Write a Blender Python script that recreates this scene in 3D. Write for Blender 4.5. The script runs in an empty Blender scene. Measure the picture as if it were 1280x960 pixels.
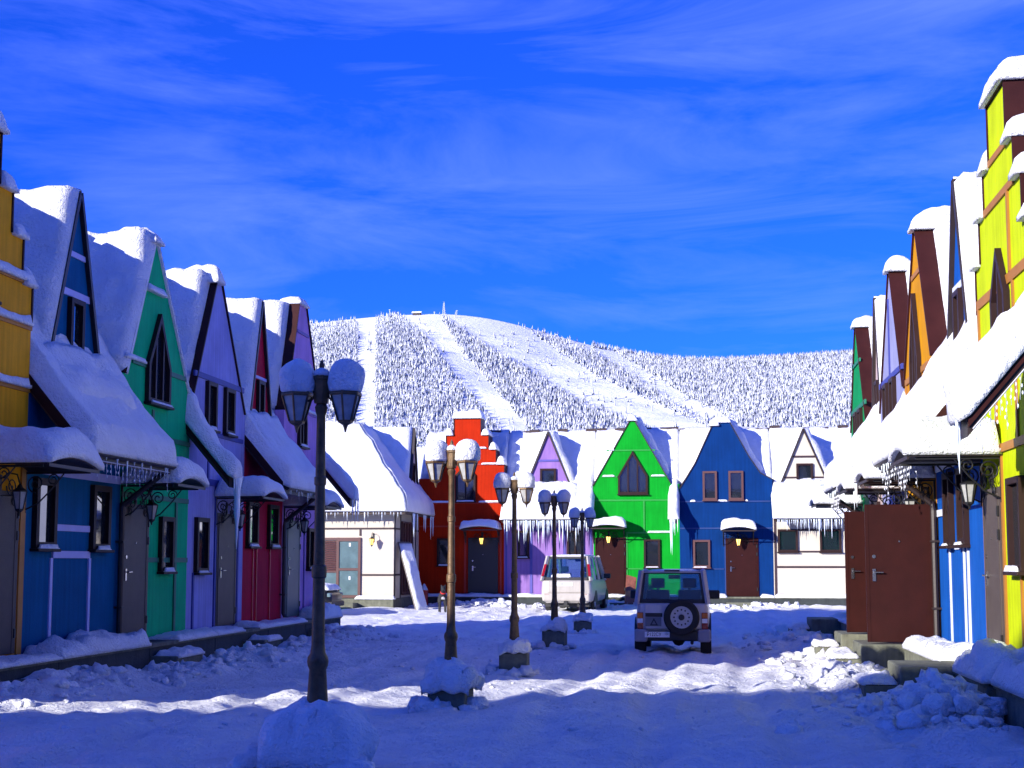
import bpy, bmesh, math, random
import numpy as np
from mathutils import Vector, Matrix, noise as mnoise
random.seed(7); RNG = np.random.default_rng(11)
S = bpy.context.scene
COL = S.collection
R = math.radians

# ------------------------------------------------------------------ camera, sky, sun, exposure
FPX = 1700.0; EYE = 1.6; PITCH = R(5.5); VPX, VPY = 872.0, 703.0
CY = VPY - FPX*math.tan(PITCH)
YAW = math.atan((VPX-640)*math.cos(PITCH)/FPX)
cam = bpy.data.cameras.new('camera'); camo = bpy.data.objects.new('camera', cam); COL.objects.link(camo)
cam.sensor_width = 36; cam.lens = 36*FPX/1280; cam.shift_y = (CY-480)/1280
cam.clip_start = 0.1; cam.clip_end = 20000
camo.location = (0, 0, EYE); camo.rotation_euler = (math.pi/2+PITCH, 0, YAW)
S.camera = camo
SUN_AZ, SUN_EL = 42.0, 18.0          # light travels towards +Y turned by AZ towards +X
az, el = R(SUN_AZ), R(SUN_EL)
LDIR = Vector((math.sin(az)*math.cos(el), math.cos(az)*math.cos(el), -math.sin(el)))
sun = bpy.data.lights.new('sun', 'SUN'); sun.energy = 4.5; sun.angle = R(0.5); sun.color = (1.0, 0.95, 0.86)
suno = bpy.data.objects.new('sun', sun); COL.objects.link(suno)
suno.rotation_euler = LDIR.to_track_quat('-Z', 'Y').to_euler(); suno.location = (-20, -20, 30)
W = bpy.data.worlds.new('World'); S.world = W; W.use_nodes = True
nt = W.node_tree; nt.nodes.clear()
def N(t, **k):
    n = nt.nodes.new(t)
    for a, b in k.items(): setattr(n, a, b)
    return n
sky = N('ShaderNodeTexSky', sky_type='NISHITA', sun_disc=False, sun_elevation=el)
sky.sun_rotation = math.atan2(-LDIR.x, -LDIR.y); sky.altitude = 600; sky.air_density = 1.0; sky.dust_density = 0.2; sky.ozone_density = 3.0
tint = N('ShaderNodeMix', data_type='RGBA', blend_type='MULTIPLY'); tint.inputs[0].default_value = 1.0
tint.inputs[7].default_value = (0.055, 0.255, 1.24, 1)
nt.links.new(sky.outputs[0], tint.inputs[6])
tc = N('ShaderNodeTexCoord'); mp = N('ShaderNodeMapping'); mp.inputs['Scale'].default_value = (1.6, 1.6, 9.0)
mp.inputs['Rotation'].default_value = (0.10, -0.06, 0.4)
n1 = N('ShaderNodeTexNoise'); n1.inputs['Scale'].default_value = 2.1; n1.inputs['Detail'].default_value = 9; n1.inputs['Roughness'].default_value = 0.62; n1.inputs['Distortion'].default_value = 0.7
n2 = N('ShaderNodeTexNoise'); n2.inputs['Scale'].default_value = 0.9; n2.inputs['Detail'].default_value = 3
nt.links.new(tc.outputs['Generated'], mp.inputs[0]); nt.links.new(mp.outputs[0], n1.inputs['Vector']); nt.links.new(mp.outputs[0], n2.inputs['Vector'])
mm = N('ShaderNodeMath', operation='MULTIPLY'); nt.links.new(n1.outputs['Fac'], mm.inputs[0]); nt.links.new(n2.outputs['Fac'], mm.inputs[1])
cr = N('ShaderNodeMapRange'); cr.inputs['From Min'].default_value = 0.22; cr.inputs['From Max'].default_value = 0.50; cr.inputs['To Max'].default_value = 0.42
nt.links.new(mm.outputs[0], cr.inputs['Value'])
cl = N('ShaderNodeMix', data_type='RGBA'); cl.inputs[7].default_value = (2.0, 2.8, 10.0, 1)
nt.links.new(cr.outputs[0], cl.inputs[0]); nt.links.new(tint.outputs[2], cl.inputs[6])
bg = N('ShaderNodeBackground'); bg.inputs[1].default_value = 0.114
nt.links.new(cl.outputs[2], bg.inputs[0])
wo = N('ShaderNodeOutputWorld'); nt.links.new(bg.outputs[0], wo.inputs[0])
S.view_settings.view_transform = 'Standard'; S.view_settings.look = 'None'; S.view_settings.gamma = 1.0
S.view_settings.use_curve_mapping = False
S.view_settings.exposure = 1.03
S.render.engine = 'CYCLES'
S.cycles.use_denoising = True; S.cycles.max_bounces = 6; S.cycles.diffuse_bounces = 4; S.cycles.glossy_bounces = 3
S.cycles.transmission_bounces = 4; S.cycles.caustics_reflective = False; S.cycles.caustics_refractive = False
S.cycles.sample_clamp_indirect = 4

def ray(px, py):
    f = Vector((-math.sin(YAW)*math.cos(PITCH), math.cos(YAW)*math.cos(PITCH), math.sin(PITCH)))
    r = Vector((math.cos(YAW), math.sin(YAW), 0)); u = r.cross(f)
    return f + r*((px-640)/FPX) - u*((py-CY)/FPX)
def on_y(px, py, Y):
    d = ray(px, py); return Vector((0, 0, EYE)) + d*(Y/d.y)

# ------------------------------------------------------------------ materials
MATS = {}
def mat(name, col, rough=0.6, metal=0.0, var=0.12, vscale=3.0, bump=0.0, bscale=40.0, streak=0.0, ior=None, emit=0.0, obj=True, spec=None, bump2=0.0, b2scale=4.0, bdist=0.02):
    if name in MATS: return MATS[name]
    m = bpy.data.materials.new(name); m.use_nodes = True; t = m.node_tree; b = t.nodes['Principled BSDF']
    b.inputs['Roughness'].default_value = rough; b.inputs['Metallic'].default_value = metal
    if ior: b.inputs['IOR'].default_value = ior
    if spec is not None: b.inputs['Specular IOR Level'].default_value = spec
    c4 = (*col, 1)
    co = t.nodes.new('ShaderNodeTexCoord')
    geo = t.nodes.new('ShaderNodeNewGeometry')
    vec = co.outputs['Object'] if obj else geo.outputs['Position']
    last = None
    if var > 0:
        nz = t.nodes.new('ShaderNodeTexNoise'); nz.inputs['Scale'].default_value = vscale; nz.inputs['Detail'].default_value = 6; nz.inputs['Roughness'].default_value = 0.62
        t.links.new(vec, nz.inputs['Vector'])
        rm = t.nodes.new('ShaderNodeMapRange'); rm.inputs['From Min'].default_value = 0.3; rm.inputs['From Max'].default_value = 0.7
        rm.inputs['To Min'].default_value = 1-var; rm.inputs['To Max'].default_value = 1+var*0.7
        t.links.new(nz.outputs['Fac'], rm.inputs['Value'])
        mx = t.nodes.new('ShaderNodeMix'); mx.data_type = 'RGBA'; mx.blend_type = 'MULTIPLY'; mx.inputs[0].default_value = 1; mx.inputs[6].default_value = c4
        t.links.new(rm.outputs[0], mx.inputs[7]); last = mx.outputs[2]
    if streak > 0:
        mpn = t.nodes.new('ShaderNodeMapping'); mpn.inputs['Scale'].default_value = (9, 9, 0.5); t.links.new(vec, mpn.inputs[0])
        ns = t.nodes.new('ShaderNodeTexNoise'); ns.inputs['Scale'].default_value = 1.5; ns.inputs['Detail'].default_value = 5; t.links.new(mpn.outputs[0], ns.inputs['Vector'])
        rs = t.nodes.new('ShaderNodeMapRange'); rs.inputs['From Min'].default_value = 0.35; rs.inputs['From Max'].default_value = 0.75; rs.inputs['To Min'].default_value = 1.0; rs.inputs['To Max'].default_value = 1-streak
        t.links.new(ns.outputs['Fac'], rs.inputs['Value'])
        m2 = t.nodes.new('ShaderNodeMix'); m2.data_type = 'RGBA'; m2.blend_type = 'MULTIPLY'; m2.inputs[0].default_value = 1
        if last: t.links.new(last, m2.inputs[6])
        else: m2.inputs[6].default_value = c4
        t.links.new(rs.outputs[0], m2.inputs[7]); last = m2.outputs[2]
    if last: t.links.new(last, b.inputs['Base Color'])
    else: b.inputs['Base Color'].default_value = c4
    h = None
    for st, sc in ((bump, bscale), (bump2, b2scale)):
        if st <= 0: continue
        nb = t.nodes.new('ShaderNodeTexNoise'); nb.inputs['Scale'].default_value = sc; nb.inputs['Detail'].default_value = 5; nb.inputs['Roughness'].default_value = 0.65
        t.links.new(vec, nb.inputs['Vector'])
        bp = t.nodes.new('ShaderNodeBump'); bp.inputs['Strength'].default_value = st; bp.inputs['Distance'].default_value = bdist
        t.links.new(nb.outputs['Fac'], bp.inputs['Height'])
        if h: t.links.new(h, bp.inputs['Normal'])
        h = bp.outputs['Normal']
    if h: t.links.new(h, b.inputs['Normal'])
    if emit > 0:
        b.inputs['Emission Color'].default_value = c4; b.inputs['Emission Strength'].default_value = emit
    MATS[name] = m; return m
def paint(name, col): return mat(name, col, rough=0.7, var=0.16, vscale=1.3, bump=0.35, bscale=38, streak=0.24, spec=0.06, bdist=0.012)
SNOW = mat('snow', (0.80, 0.81, 0.84), rough=0.6, var=0.07, vscale=3, bump=0.55, bscale=24, bump2=0.8, b2scale=6, obj=False, spec=0.3, bdist=0.06)
GSNOW = mat('trodden_snow', (0.90, 0.905, 0.92), rough=0.6, var=0.10, vscale=0.9, bump=1.0, bscale=22, bump2=1.0, b2scale=6.5, obj=False, spec=0.25, bdist=0.07)
ICE = mat('ice', (0.70, 0.78, 0.84), rough=0.12, var=0.05, vscale=9, spec=0.8)
BROWN = mat('brown_metal', (0.0352, 0.0088, 0.0079), rough=0.5, var=0.25, vscale=2, bump=0.1, bscale=20, spec=0.15)
BROWND = mat('dark_brown_metal', (0.022, 0.012, 0.010), rough=0.5, var=0.2, vscale=4, bump=0.1)
SOFFIT = mat('soffit_wood', (0.05, 0.03, 0.02), rough=0.7, var=0.3, vscale=6)
TILE = mat('roof_tile', (0.05, 0.03, 0.024), rough=0.6, var=0.35, vscale=7, bump=0.5, bscale=12)
CONC = mat('concrete', (0.15, 0.155, 0.11), rough=0.85, var=0.35, vscale=5, bump=0.5, bscale=28, streak=0.3)
CONCD = mat('dark_plinth', (0.030, 0.038, 0.040), rough=0.8, var=0.3, vscale=4, bump=0.4, bscale=25, streak=0.25)
GLASS = mat('window_glass', (0.012, 0.016, 0.022), rough=0.03, var=0.0, ior=2.4, bump=0.02, bscale=3)
FRAME = mat('window_frame', (0.026, 0.013, 0.012), rough=0.5, var=0.15, vscale=5, spec=0.15)
DOORB = mat('brown_door', (0.0264, 0.0053, 0.0044), rough=0.45, var=0.2, vscale=3, bump=0.15, bscale=90, spec=0.15)
DOORG = mat('grey_door', (0.075, 0.058, 0.050), rough=0.45, var=0.15, vscale=4, bump=0.12, bscale=90, spec=0.15)
DOORK = mat('black_door_doorway_shade', (0.008, 0.007, 0.010), rough=0.5, var=0.1)  # red house door; also paints the dark inside of the open doorways
STEEL = mat('steel', (0.6, 0.6, 0.6), rough=0.25, metal=1.0, var=0.05)
BLACK = mat('black_iron', (0.008, 0.008, 0.010), rough=0.5, var=0.2, vscale=10)
BRONZE = mat('bronze', (0.13, 0.074, 0.030), rough=0.45, metal=0.25, var=0.5, vscale=14, bump=0.2, bscale=60)
LGLASS = mat('lantern_glass', (0.34, 0.34, 0.33), rough=0.3, var=0.25, vscale=14)
AMBER = mat('lit_lantern_glass', (1.0, 0.62, 0.12), rough=0.3, var=0.0, emit=1.3)
ALLOY = mat('wheel_alloy', (0.42, 0.42, 0.45), rough=0.4, metal=0.3, var=0.1)
RUBBER = mat('tyre_rubber', (0.012, 0.012, 0.013), rough=0.8, var=0.2, vscale=20, bump=0.2, bscale=50)
PLASTIC = mat('black_plastic', (0.015, 0.015, 0.017), rough=0.55, var=0.1)
TAIL = mat('red_lamp', (0.24, 0.005, 0.006), rough=0.15, var=0.0, ior=1.6)
AMBL = mat('amber_lamp', (0.55, 0.14, 0.01), rough=0.15, var=0.0, ior=1.6)
PLATE = mat('number_plate', (0.75, 0.75, 0.75), rough=0.4, var=0.05)
INK = mat('black_print', (0.01, 0.01, 0.012), rough=0.6, var=0.0)

# ------------------------------------------------------------------ mesh builder
class MB:
    def __init__(s): s.v = []; s.f = []; s.m = []
    def add(s, vs, fs, m=0):
        o = len(s.v); s.v += [tuple(p) for p in vs]; s.f += [tuple(i+o for i in f) for f in fs]; s.m += [m]*len(fs); return s
    def box(s, x0, x1, y0, y1, z0, z1, m=0):
        return s.add([(x0,y0,z0),(x1,y0,z0),(x1,y1,z0),(x0,y1,z0),(x0,y0,z1),(x1,y0,z1),(x1,y1,z1),(x0,y1,z1)],
                     [(3,2,1,0),(4,5,6,7),(0,1,5,4),(1,2,6,5),(2,3,7,6),(3,0,4,7)], m)
    def prism(s, poly, y0, y1, m=0, side=None, flags=None):
        """poly in (x,z), extruded along y; flags[i] picks the material of the side from point i to i+1"""
        a = sum(poly[i][0]*poly[(i+1)%len(poly)][1]-poly[(i+1)%len(poly)][0]*poly[i][1] for i in range(len(poly)))
        if a < 0: poly = poly[::-1]; flags = None if flags is None else flags[::-1]
        n = len(poly); o = len(s.v)
        s.v += [(x, y0, z) for x, z in poly]+[(x, y1, z) for x, z in poly]
        s.f.append(tuple(range(o, o+n))); s.m.append(m)
        s.f.append(tuple(range(o+2*n-1, o+n-1, -1))); s.m.append(m)
        for i in range(n):
            j = (i+1) % n
            s.f.append((o+i, o+n+i, o+n+j, o+j)); s.m.append(m if side is None else side)
        return s
    def prism_x(s, poly, x0, x1, m=0):
        """poly in (y,z), extruded along x"""
        a = sum(poly[i][0]*poly[(i+1)%len(poly)][1]-poly[(i+1)%len(poly)][0]*poly[i][1] for i in range(len(poly)))
        if a < 0: poly = poly[::-1]
        n = len(poly); o = len(s.v)
        s.v += [(x0, y, z) for y, z in poly]+[(x1, y, z) for y, z in poly]
        s.f.append(tuple(range(o+n-1, o-1, -1))); s.m.append(m)
        s.f.append(tuple(range(o+n, o+2*n))); s.m.append(m)
        for i in range(n):
            j = (i+1) % n
            s.f.append((o+i, o+j, o+n+j, o+n+i)); s.m.append(m)
        return s
    def tube(s, pts, r, n=6, m=0, r1=None):
        pts = [Vector(p) for p in pts]; k = len(pts); o = len(s.v)
        prev = None
        for i, p in enumerate(pts):
            d = (pts[min(i+1, k-1)]-pts[max(i-1, 0)]).normalized()
            a = prev if prev is not None else (Vector((0,0,1)) if abs(d.z) < 0.9 else Vector((1,0,0)))
            a = (a - d*a.dot(d)).normalized(); prev = a; b = d.cross(a)
            rr = r if r1 is None else r+(r1-r)*i/(k-1)
            for j in range(n):
                t = 2*math.pi*j/n; s.v.append(tuple(p+(a*math.cos(t)+b*math.sin(t))*rr))
        for i in range(k-1):
            for j in range(n):
                q = (j+1) % n; s.f.append((o+i*n+j, o+i*n+q, o+(i+1)*n+q, o+(i+1)*n+j)); s.m.append(m)
        s.f.append(tuple(range(o+n-1, o-1, -1))); s.m.append(m)
        s.f.append(tuple(range(o+(k-1)*n, o+k*n))); s.m.append(m)
        return s
    def lathe(s, prof, n=12, c=(0,0,0), m=0, axis='z', sq=False):
        o = len(s.v); k = len(prof)
        for r, z in prof:
            for j in range(n):
                t = 2*math.pi*(j+0.5)/n
                x, y = r*math.cos(t), r*math.sin(t)
                p = (c[0]+x, c[1]+y, c[2]+z) if axis == 'z' else ((c[0]+x, c[1]+z, c[2]+y) if axis == 'y' else (c[0]+z, c[1]+x, c[2]+y))
                s.v.append(p)
        flip = axis == 'y'
        for i in range(k-1):
            for j in range(n):
                q = (j+1) % n; f = (o+i*n+j, o+i*n+q, o+(i+1)*n+q, o+(i+1)*n+j)
                s.f.append(f[::-1] if flip else f); s.m.append(m)
        f0 = tuple(range(o+n-1, o-1, -1)); f1 = tuple(range(o+(k-1)*n, o+k*n))
        s.f.append(f0[::-1] if flip else f0); s.m.append(m); s.f.append(f1[::-1] if flip else f1); s.m.append(m)
        return s
    def build(s, name, mats, parent=None, smooth=False, bevel=0.0, loc=None):
        me = bpy.data.meshes.new(name); me.from_pydata(s.v, [], s.f)
        for mm_ in (mats if isinstance(mats, (list, tuple)) else [mats]): me.materials.append(mm_)
        if max(s.m, default=0) > 0: me.polygons.foreach_set('material_index', s.m)
        if smooth: me.polygons.foreach_set('use_smooth', [True]*len(me.polygons))
        me.update(); me.validate()
        if smooth and name in ('pole', 'red_bin', 'wheel'): me.set_sharp_from_angle(angle=R(28))
        o = bpy.data.objects.new(name, me); COL.objects.link(o)
        if parent: o.parent = parent
        if loc: o.location = loc
        if bevel > 0:
            b = o.modifiers.new('edge', 'BEVEL'); b.width = bevel; b.segments = 2; b.limit_method = 'ANGLE'
        return o
def tag(o, label=None, cat=None, group=None, kind=None):
    if label: o['label'] = label
    if cat: o['category'] = cat
    if group: o['group'] = group
    if kind: o['kind'] = kind
    return o
def empty(name, loc=(0,0,0), rz=0.0):
    o = bpy.data.objects.new(name, None); COL.objects.link(o); o.location = loc; o.rotation_euler = (0,0,rz); o.empty_display_size = 0.2; return o
def copy_tree(o, parent=None):
    c = o.copy(); COL.objects.link(c)
    if parent: c.parent = parent
    for ch in o.children: copy_tree(ch, c)
    return c
def fnoise(x, y, z, s, seed=0.0):
    return mnoise.noise((x*s+seed, y*s+seed*1.7, z*s+seed*0.3))

# ------------------------------------------------------------------ snow
def snow_grid(base, T, r=0.2, edges=(1,1,1,1), up=0.5, amp=0.25, seed=0.0, under=0.03, freq=1.0):
    """base: list of rows of Vectors. Closed lump of snow lying on that surface; edges (first row, last row, first col, last col) rounded."""
    n, m = len(base), len(base[0]); B = base
    du = [0.0]; dv = [0.0]
    mid = m//2; midr = n//2
    for i in range(1, n): du.append(du[-1]+(B[i][mid]-B[i-1][mid]).length)
    for j in range(1, m): dv.append(dv[-1]+(B[midr][j]-B[midr][j-1]).length)
    mb = MB(); top = []; bot = []
    for i in range(n):
        for j in range(m):
            a = B[min(i+1,n-1)][j]-B[max(i-1,0)][j]; b = B[i][min(j+1,m-1)]-B[i][max(j-1,0)]
            nn = a.cross(b)
            if nn.length < 1e-9: nn = Vector((0,0,1))
            nn.normalize()
            if nn.z < 0: nn = -nn
            d = (nn+Vector((0,0,up))).normalized()
            k = 1.0
            for fl, dist in ((edges[0], du[i]), (edges[1], du[-1]-du[i]), (edges[2], dv[j]), (edges[3], dv[-1]-dv[j])):
                if fl:
                    q = min(1.0, dist/(r*fl)); k *= math.sqrt(max(0.0, 1-(1-q)**2))
            p = B[i][j]
            nz = fnoise(p.x, p.y, p.z, 1.1*freq, seed)*0.6+fnoise(p.x, p.y, p.z, 3.3*freq, seed+5)*0.28+fnoise(p.x, p.y, p.z, 8.0*freq, seed+9)*0.10
            t = T*(0.10 + 0.90*k)*(1+amp*1.6*nz)
            top.append(p+d*t); bot.append(p-nn*under)
    o = n*m
    mb.v = [tuple(p) for p in top]+[tuple(p) for p in bot]
    a0, b0, c0 = B[0][0], B[1][0], B[0][1]
    flip = (b0-a0).cross(c0-a0).z < 0
    def F(*q): mb.f.append(q[::-1] if flip else q); mb.m.append(0)
    for i in range(n-1):
        for j in range(m-1):
            a, b, c, d = i*m+j, (i+1)*m+j, (i+1)*m+j+1, i*m+j+1
            F(a, b, c, d); F(o+d, o+c, o+b, o+a)
    for i in range(n-1):
        F(i*m, o+i*m, o+(i+1)*m, (i+1)*m); F(i*m+m-1, (i+1)*m+m-1, o+(i+1)*m+m-1, o+i*m+m-1)
    for j in range(m-1):
        F(j, j+1, o+j+1, o+j); q = (n-1)*m; F(q+j+1, q+j, o+q+j, o+q+j+1)
    return mb
def sub(poly, step):
    out = []
    for a, b in zip(poly[:-1], poly[1:]):
        a, b = Vector(a), Vector(b); k = max(1, int((b-a).length/step+0.5))
        out += [a+(b-a)*(i/k) for i in range(k)]
    out.append(Vector(poly[-1])); return out
def loft_x(prof, x0, x1, step):
    """rows run along x, columns along profile of (y,z)"""
    pr = sub([(0, y, z) for y, z in prof], step); k = max(2, int((x1-x0)/step+0.5))
    return [[Vector((x0+(x1-x0)*i/k, p.y, p.z)) for p in pr] for i in range(k+1)]
def loft_y(prof, y0, y1, step):
    pr = sub([(x, 0, z) for x, z in prof], step); k = max(2, int(abs(y1-y0)/step+0.5))
    return [[Vector((p.x, y0+(y1-y0)*i/k, p.z)) for p in pr] for i in range(k+1)]
def rect(x0, x1, y0, y1, z, step=0.06):
    a = max(3, int((x1-x0)/step)); b = max(3, int((y1-y0)/step))
    return [[Vector((x0+(x1-x0)*i/a, y0+(y1-y0)*j/b, z)) for j in range(b+1)] for i in range(a+1)]
def cap(x0, x1, y0, y1, z, T, r, parent, name='snow_cap', step=0.06, seed=0.0, amp=0.3, edges=(1,1,1,1), freq=1.0):
    return snow_grid(rect(x0, x1, y0, y1, z, step), T, r, edges, 0.0, amp, seed, 0.03, freq).build(name, SNOW, parent, smooth=True)

# icicles: a few shared meshes
ICEM = []
for k in range(4):
    b = MB(); pr = []
    for i in range(7):
        t = i/6; pr.append(((0.5*(1-t)**0.8+0.02)*(1+0.25*math.sin(i*2.1+k)), -t))
    b.lathe(pr[::-1], 6); o = b.build('icicle', ICE, smooth=True); ICEM.append(o.data); bpy.data.objects.remove(o)
def icicle(parent, x, y, z, L, w):
    o = bpy.data.objects.new('icicle', random.choice(ICEM)); COL.objects.link(o); o.parent = parent
    o.location = (x, y, z); o.scale = (w, w, L); o.rotation_euler = (0, 0, random.random()*6); return o
def icicle_row(parent, x0, x1, y, z, n, lo=0.06, hi=0.3, big=0.15):
    for i in range(n):
        x = x0+(x1-x0)*(i+random.random())/n
        L = random.uniform(lo, hi*0.6) if random.random() > big else random.uniform(hi*0.6, hi)
        icicle(parent, x, y+random.uniform(-0.03, 0.03), z+random.uniform(0, 0.03), L, 0.022+L*0.042)

# ------------------------------------------------------------------ house parts (local: x along the facade, y into the house, z up)
def inset(poly, d):
    n = len(poly); out = []
    a = sum(poly[i][0]*poly[(i+1)%n][1]-poly[(i+1)%n][0]*poly[i][1] for i in range(n)); sg = 1 if a > 0 else -1
    for i in range(n):
        p0, p1, p2 = Vector(poly[i-1]), Vector(poly[i]), Vector(poly[(i+1)%n])
        e1 = (p1-p0).normalized(); e2 = (p2-p1).normalized()
        n1 = Vector((-e1.y, e1.x))*sg; n2 = Vector((-e2.y, e2.x))*sg
        b = (n1+n2); b = b/max(0.25, b.dot(n1)) if b.length > 1e-6 else n1
        out.append(tuple(p1+b*d))
    return out
def win_shape(u0, u1, z0, z1, shape):
    w = u1-u0; c = (u0+u1)/2
    if shape == 'point': return [(u0, z0), (u1, z0), (u1, z0+(z1-z0)*0.42), (c, z1), (u0, z0+(z1-z0)*0.42)]
    if shape == 'cham': return [(u0, z0), (u1, z0), (u1, z1-0.22), (u1-0.2, z1), (u0+0.2, z1), (u0, z1-0.22)]
    return [(u0, z0), (u1, z0), (u1, z1), (u0, z1)]
def window(parent, u0, u1, z0, z1, shape='rect', y=0.0, fr=0.075, mull=(), frame=None, snow=True, glass=None, depth=0.075):
    outer = win_shape(u0, u1, z0, z1, shape); inner = inset(outer, fr); n = len(outer)
    b = MB(); o = 0
    ys = [(outer, y+0.015), (outer, y-depth), (inner, y-depth), (inner, y-0.004)]
    for pl, yy in ys: b.v += [(p[0], yy, p[1]) for p in pl]
    for k in range(3):
        for i in range(n):
            j = (i+1) % n; b.f.append((k*n+i, k*n+j, (k+1)*n+j, (k+1)*n+i)); b.m.append(0)
    w = b.build('window', frame or FRAME, parent)
    g = MB(); g.v = [(p[0], y-0.012, p[1]) for p in inset(outer, fr-0.006)]; g.f = [tuple(range(n))]; g.m = [0]
    g.build('pane', glass or GLASS, w)
    for t in mull:
        um = u0+(u1-u0)*t; zt = z1-fr
        if shape == 'point':
            zl = z0+(z1-z0)*0.42; zt = zl+(z1-zl)*(1-abs(2*t-1))-0.05
        MB().box(um-0.026, um+0.026, y-depth+0.012, y-0.011, z0+fr, zt).build('mullion', frame or FRAME, w)
    MB().box(u0-0.03, u1+0.03, y-0.13, y+0.01, z0-0.045, z0-0.002).build('sill', frame or FRAME, w, bevel=0.008)
    if snow:
        cap(u0+random.uniform(0.0, 0.1), u1-random.uniform(0, 0.12), y-0.125, y-0.08, z0, random.uniform(0.03, 0.07), 0.03, w, step=0.03, seed=u0+z0)
    return w
def door_leaf(parent, w, h, mt, loc, rz=0.0, handle_far=True):
    """hinge at the origin, leaf runs to -x, outer face towards -y"""
    b = MB(); b.box(-w, 0, -0.03, 0.03, 0, h)
    d = b.build('door', mt, parent, bevel=0.008); d.location = loc; d.rotation_euler = (0, 0, rz)
    # raised border strips
    for a in ((-w+0.001, -w+0.05, 0.002, h-0.002), (-0.05, -0.001, 0.002, h-0.002)):
        MB().box(a[0], a[1], -0.036, -0.029, a[2], a[3]).build('edge_strip', mt, d)
    xh = -w+0.12
    hd = MB(); hd.box(xh-0.025, xh+0.025, -0.045, -0.028, h*0.44, h*0.53); hd.tube([(xh, -0.045, h*0.505), (xh, -0.085, h*0.505), (xh+0.13, -0.085, h*0.505)], 0.012, 6)
    hd.build('handle', STEEL, d, smooth=False)
    MB().lathe([(0.028, -0.045), (0.028, -0.028)], 10, (xh, 0, h*0.62), axis='y').build('lock_plate', STEEL, d)
    MB().lathe([(0.014, -0.042), (0.014, -0.028)], 8, (-w/2, 0, h*0.73), axis='y').build('peephole', STEEL, d)
    for z in (0.2, h*0.72, h*0.86): MB().box(-0.012, 0.028, -0.05, -0.028, z, z+0.12).build('hinge', BLACK, d)
    return d
def door_closed(parent, u0, u1, z0, z1, mt, hinge='right'):
    MB().box(u0-0.06, u0, -0.035, 0.01, z0, z1+0.06).box(u1, u1+0.06, -0.035, 0.01, z0, z1+0.06).box(u0, u1, -0.033, 0.01, z1, z1+0.058).build('door_frame', mt, parent)
    return door_leaf(parent, u1-u0-0.006, z1-z0-0.01, mt, (u1-0.003, -0.012, z0+0.005))
def battens(parent, lst, mt, y=0.0, t=0.022):
    for i, (a, b, c, d) in enumerate(lst):
        MB().box(a, b, y-t-(i % 3)*0.0025, y+0.01, c, d).build('batten', mt, parent)
def spiral(cx, cz, r0, turns, a0, sgn, plane, off, n=22):
    pts = []
    for i in range(n+1):
        t = i/n; a = a0+sgn*turns*2*math.pi*t; r = r0*(1-t)**0.75+0.012
        p = (cx+r*math.cos(a), cz+r*math.sin(a)); pts.append((p[0], off, p[1]) if plane == 'xz' else (off, p[0], p[1]))
    return pts
WL = {}
def wall_lantern(parent, u, z, lit=False, s=1.0, scroll=True):
    key = ('lit' if lit else 'plain')+('' if scroll else '_bare')
    if key not in WL:
        b = MB()
        b.box(-0.03, 0.03, -0.02, 0.005, 0.0, 0.34)
        b.tube([(0, -0.01, 0.28), (0, -0.12, 0.36), (0, -0.24, 0.34), (0, -0.28, 0.22)], 0.011, 5)
        for sg in ((-1, 1) if scroll else ()):
            b.tube(spiral(sg*0.22, 0.20, 0.12, 1.6, 0 if sg < 0 else math.pi, sg, 'xz', -0.05), 0.010, 4)
            b.tube(spiral(sg*0.30, 0.02, 0.075, 1.4, math.pi/2, -sg, 'xz', -0.05, 16), 0.009, 4)
            b.tube([(0, -0.05, 0.30), (sg*0.12, -0.05, 0.30), (sg*0.30, -0.05, 0.10)], 0.009, 4)
        b.lathe([(0.012, 0.22), (0.03, 0.20), (0.045, 0.17), (0.105, 0.13), (0.105, 0.115)][::-1], 6, (0, -0.28, 0))
        for k in range(6):
            a = 2*math.pi*(k+0.5)/6
            b.tube([(0.098*math.cos(a), -0.28+0.098*math.sin(a), 0.118), (0.052*math.cos(a), -0.28+0.052*math.sin(a), -0.10)], 0.008, 4)
        b.lathe([(0.012, -0.19), (0.016, -0.15), (0.055, -0.12), (0.058, -0.10)], 6, (0, -0.28, 0))
        g = MB(); g.lathe([(0.048, -0.10), (0.092, 0.116)], 6, (0, -0.28, 0))
        o1 = b.build('wall_lantern', BLACK); o2 = g.build('lantern_glass', AMBER if lit else LGLASS)
        WL[key] = (o1.data, o2.data); bpy.data.objects.remove(o1); bpy.data.objects.remove(o2)
    a = bpy.data.objects.new('wall_lantern', WL[key][0]); COL.objects.link(a); a.parent = parent; a.location = (u, 0, z); a.scale = (s, s, s)
    g = bpy.data.objects.new('lantern_glass', WL[key][1]); COL.objects.link(g); g.parent = a
    return a
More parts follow.
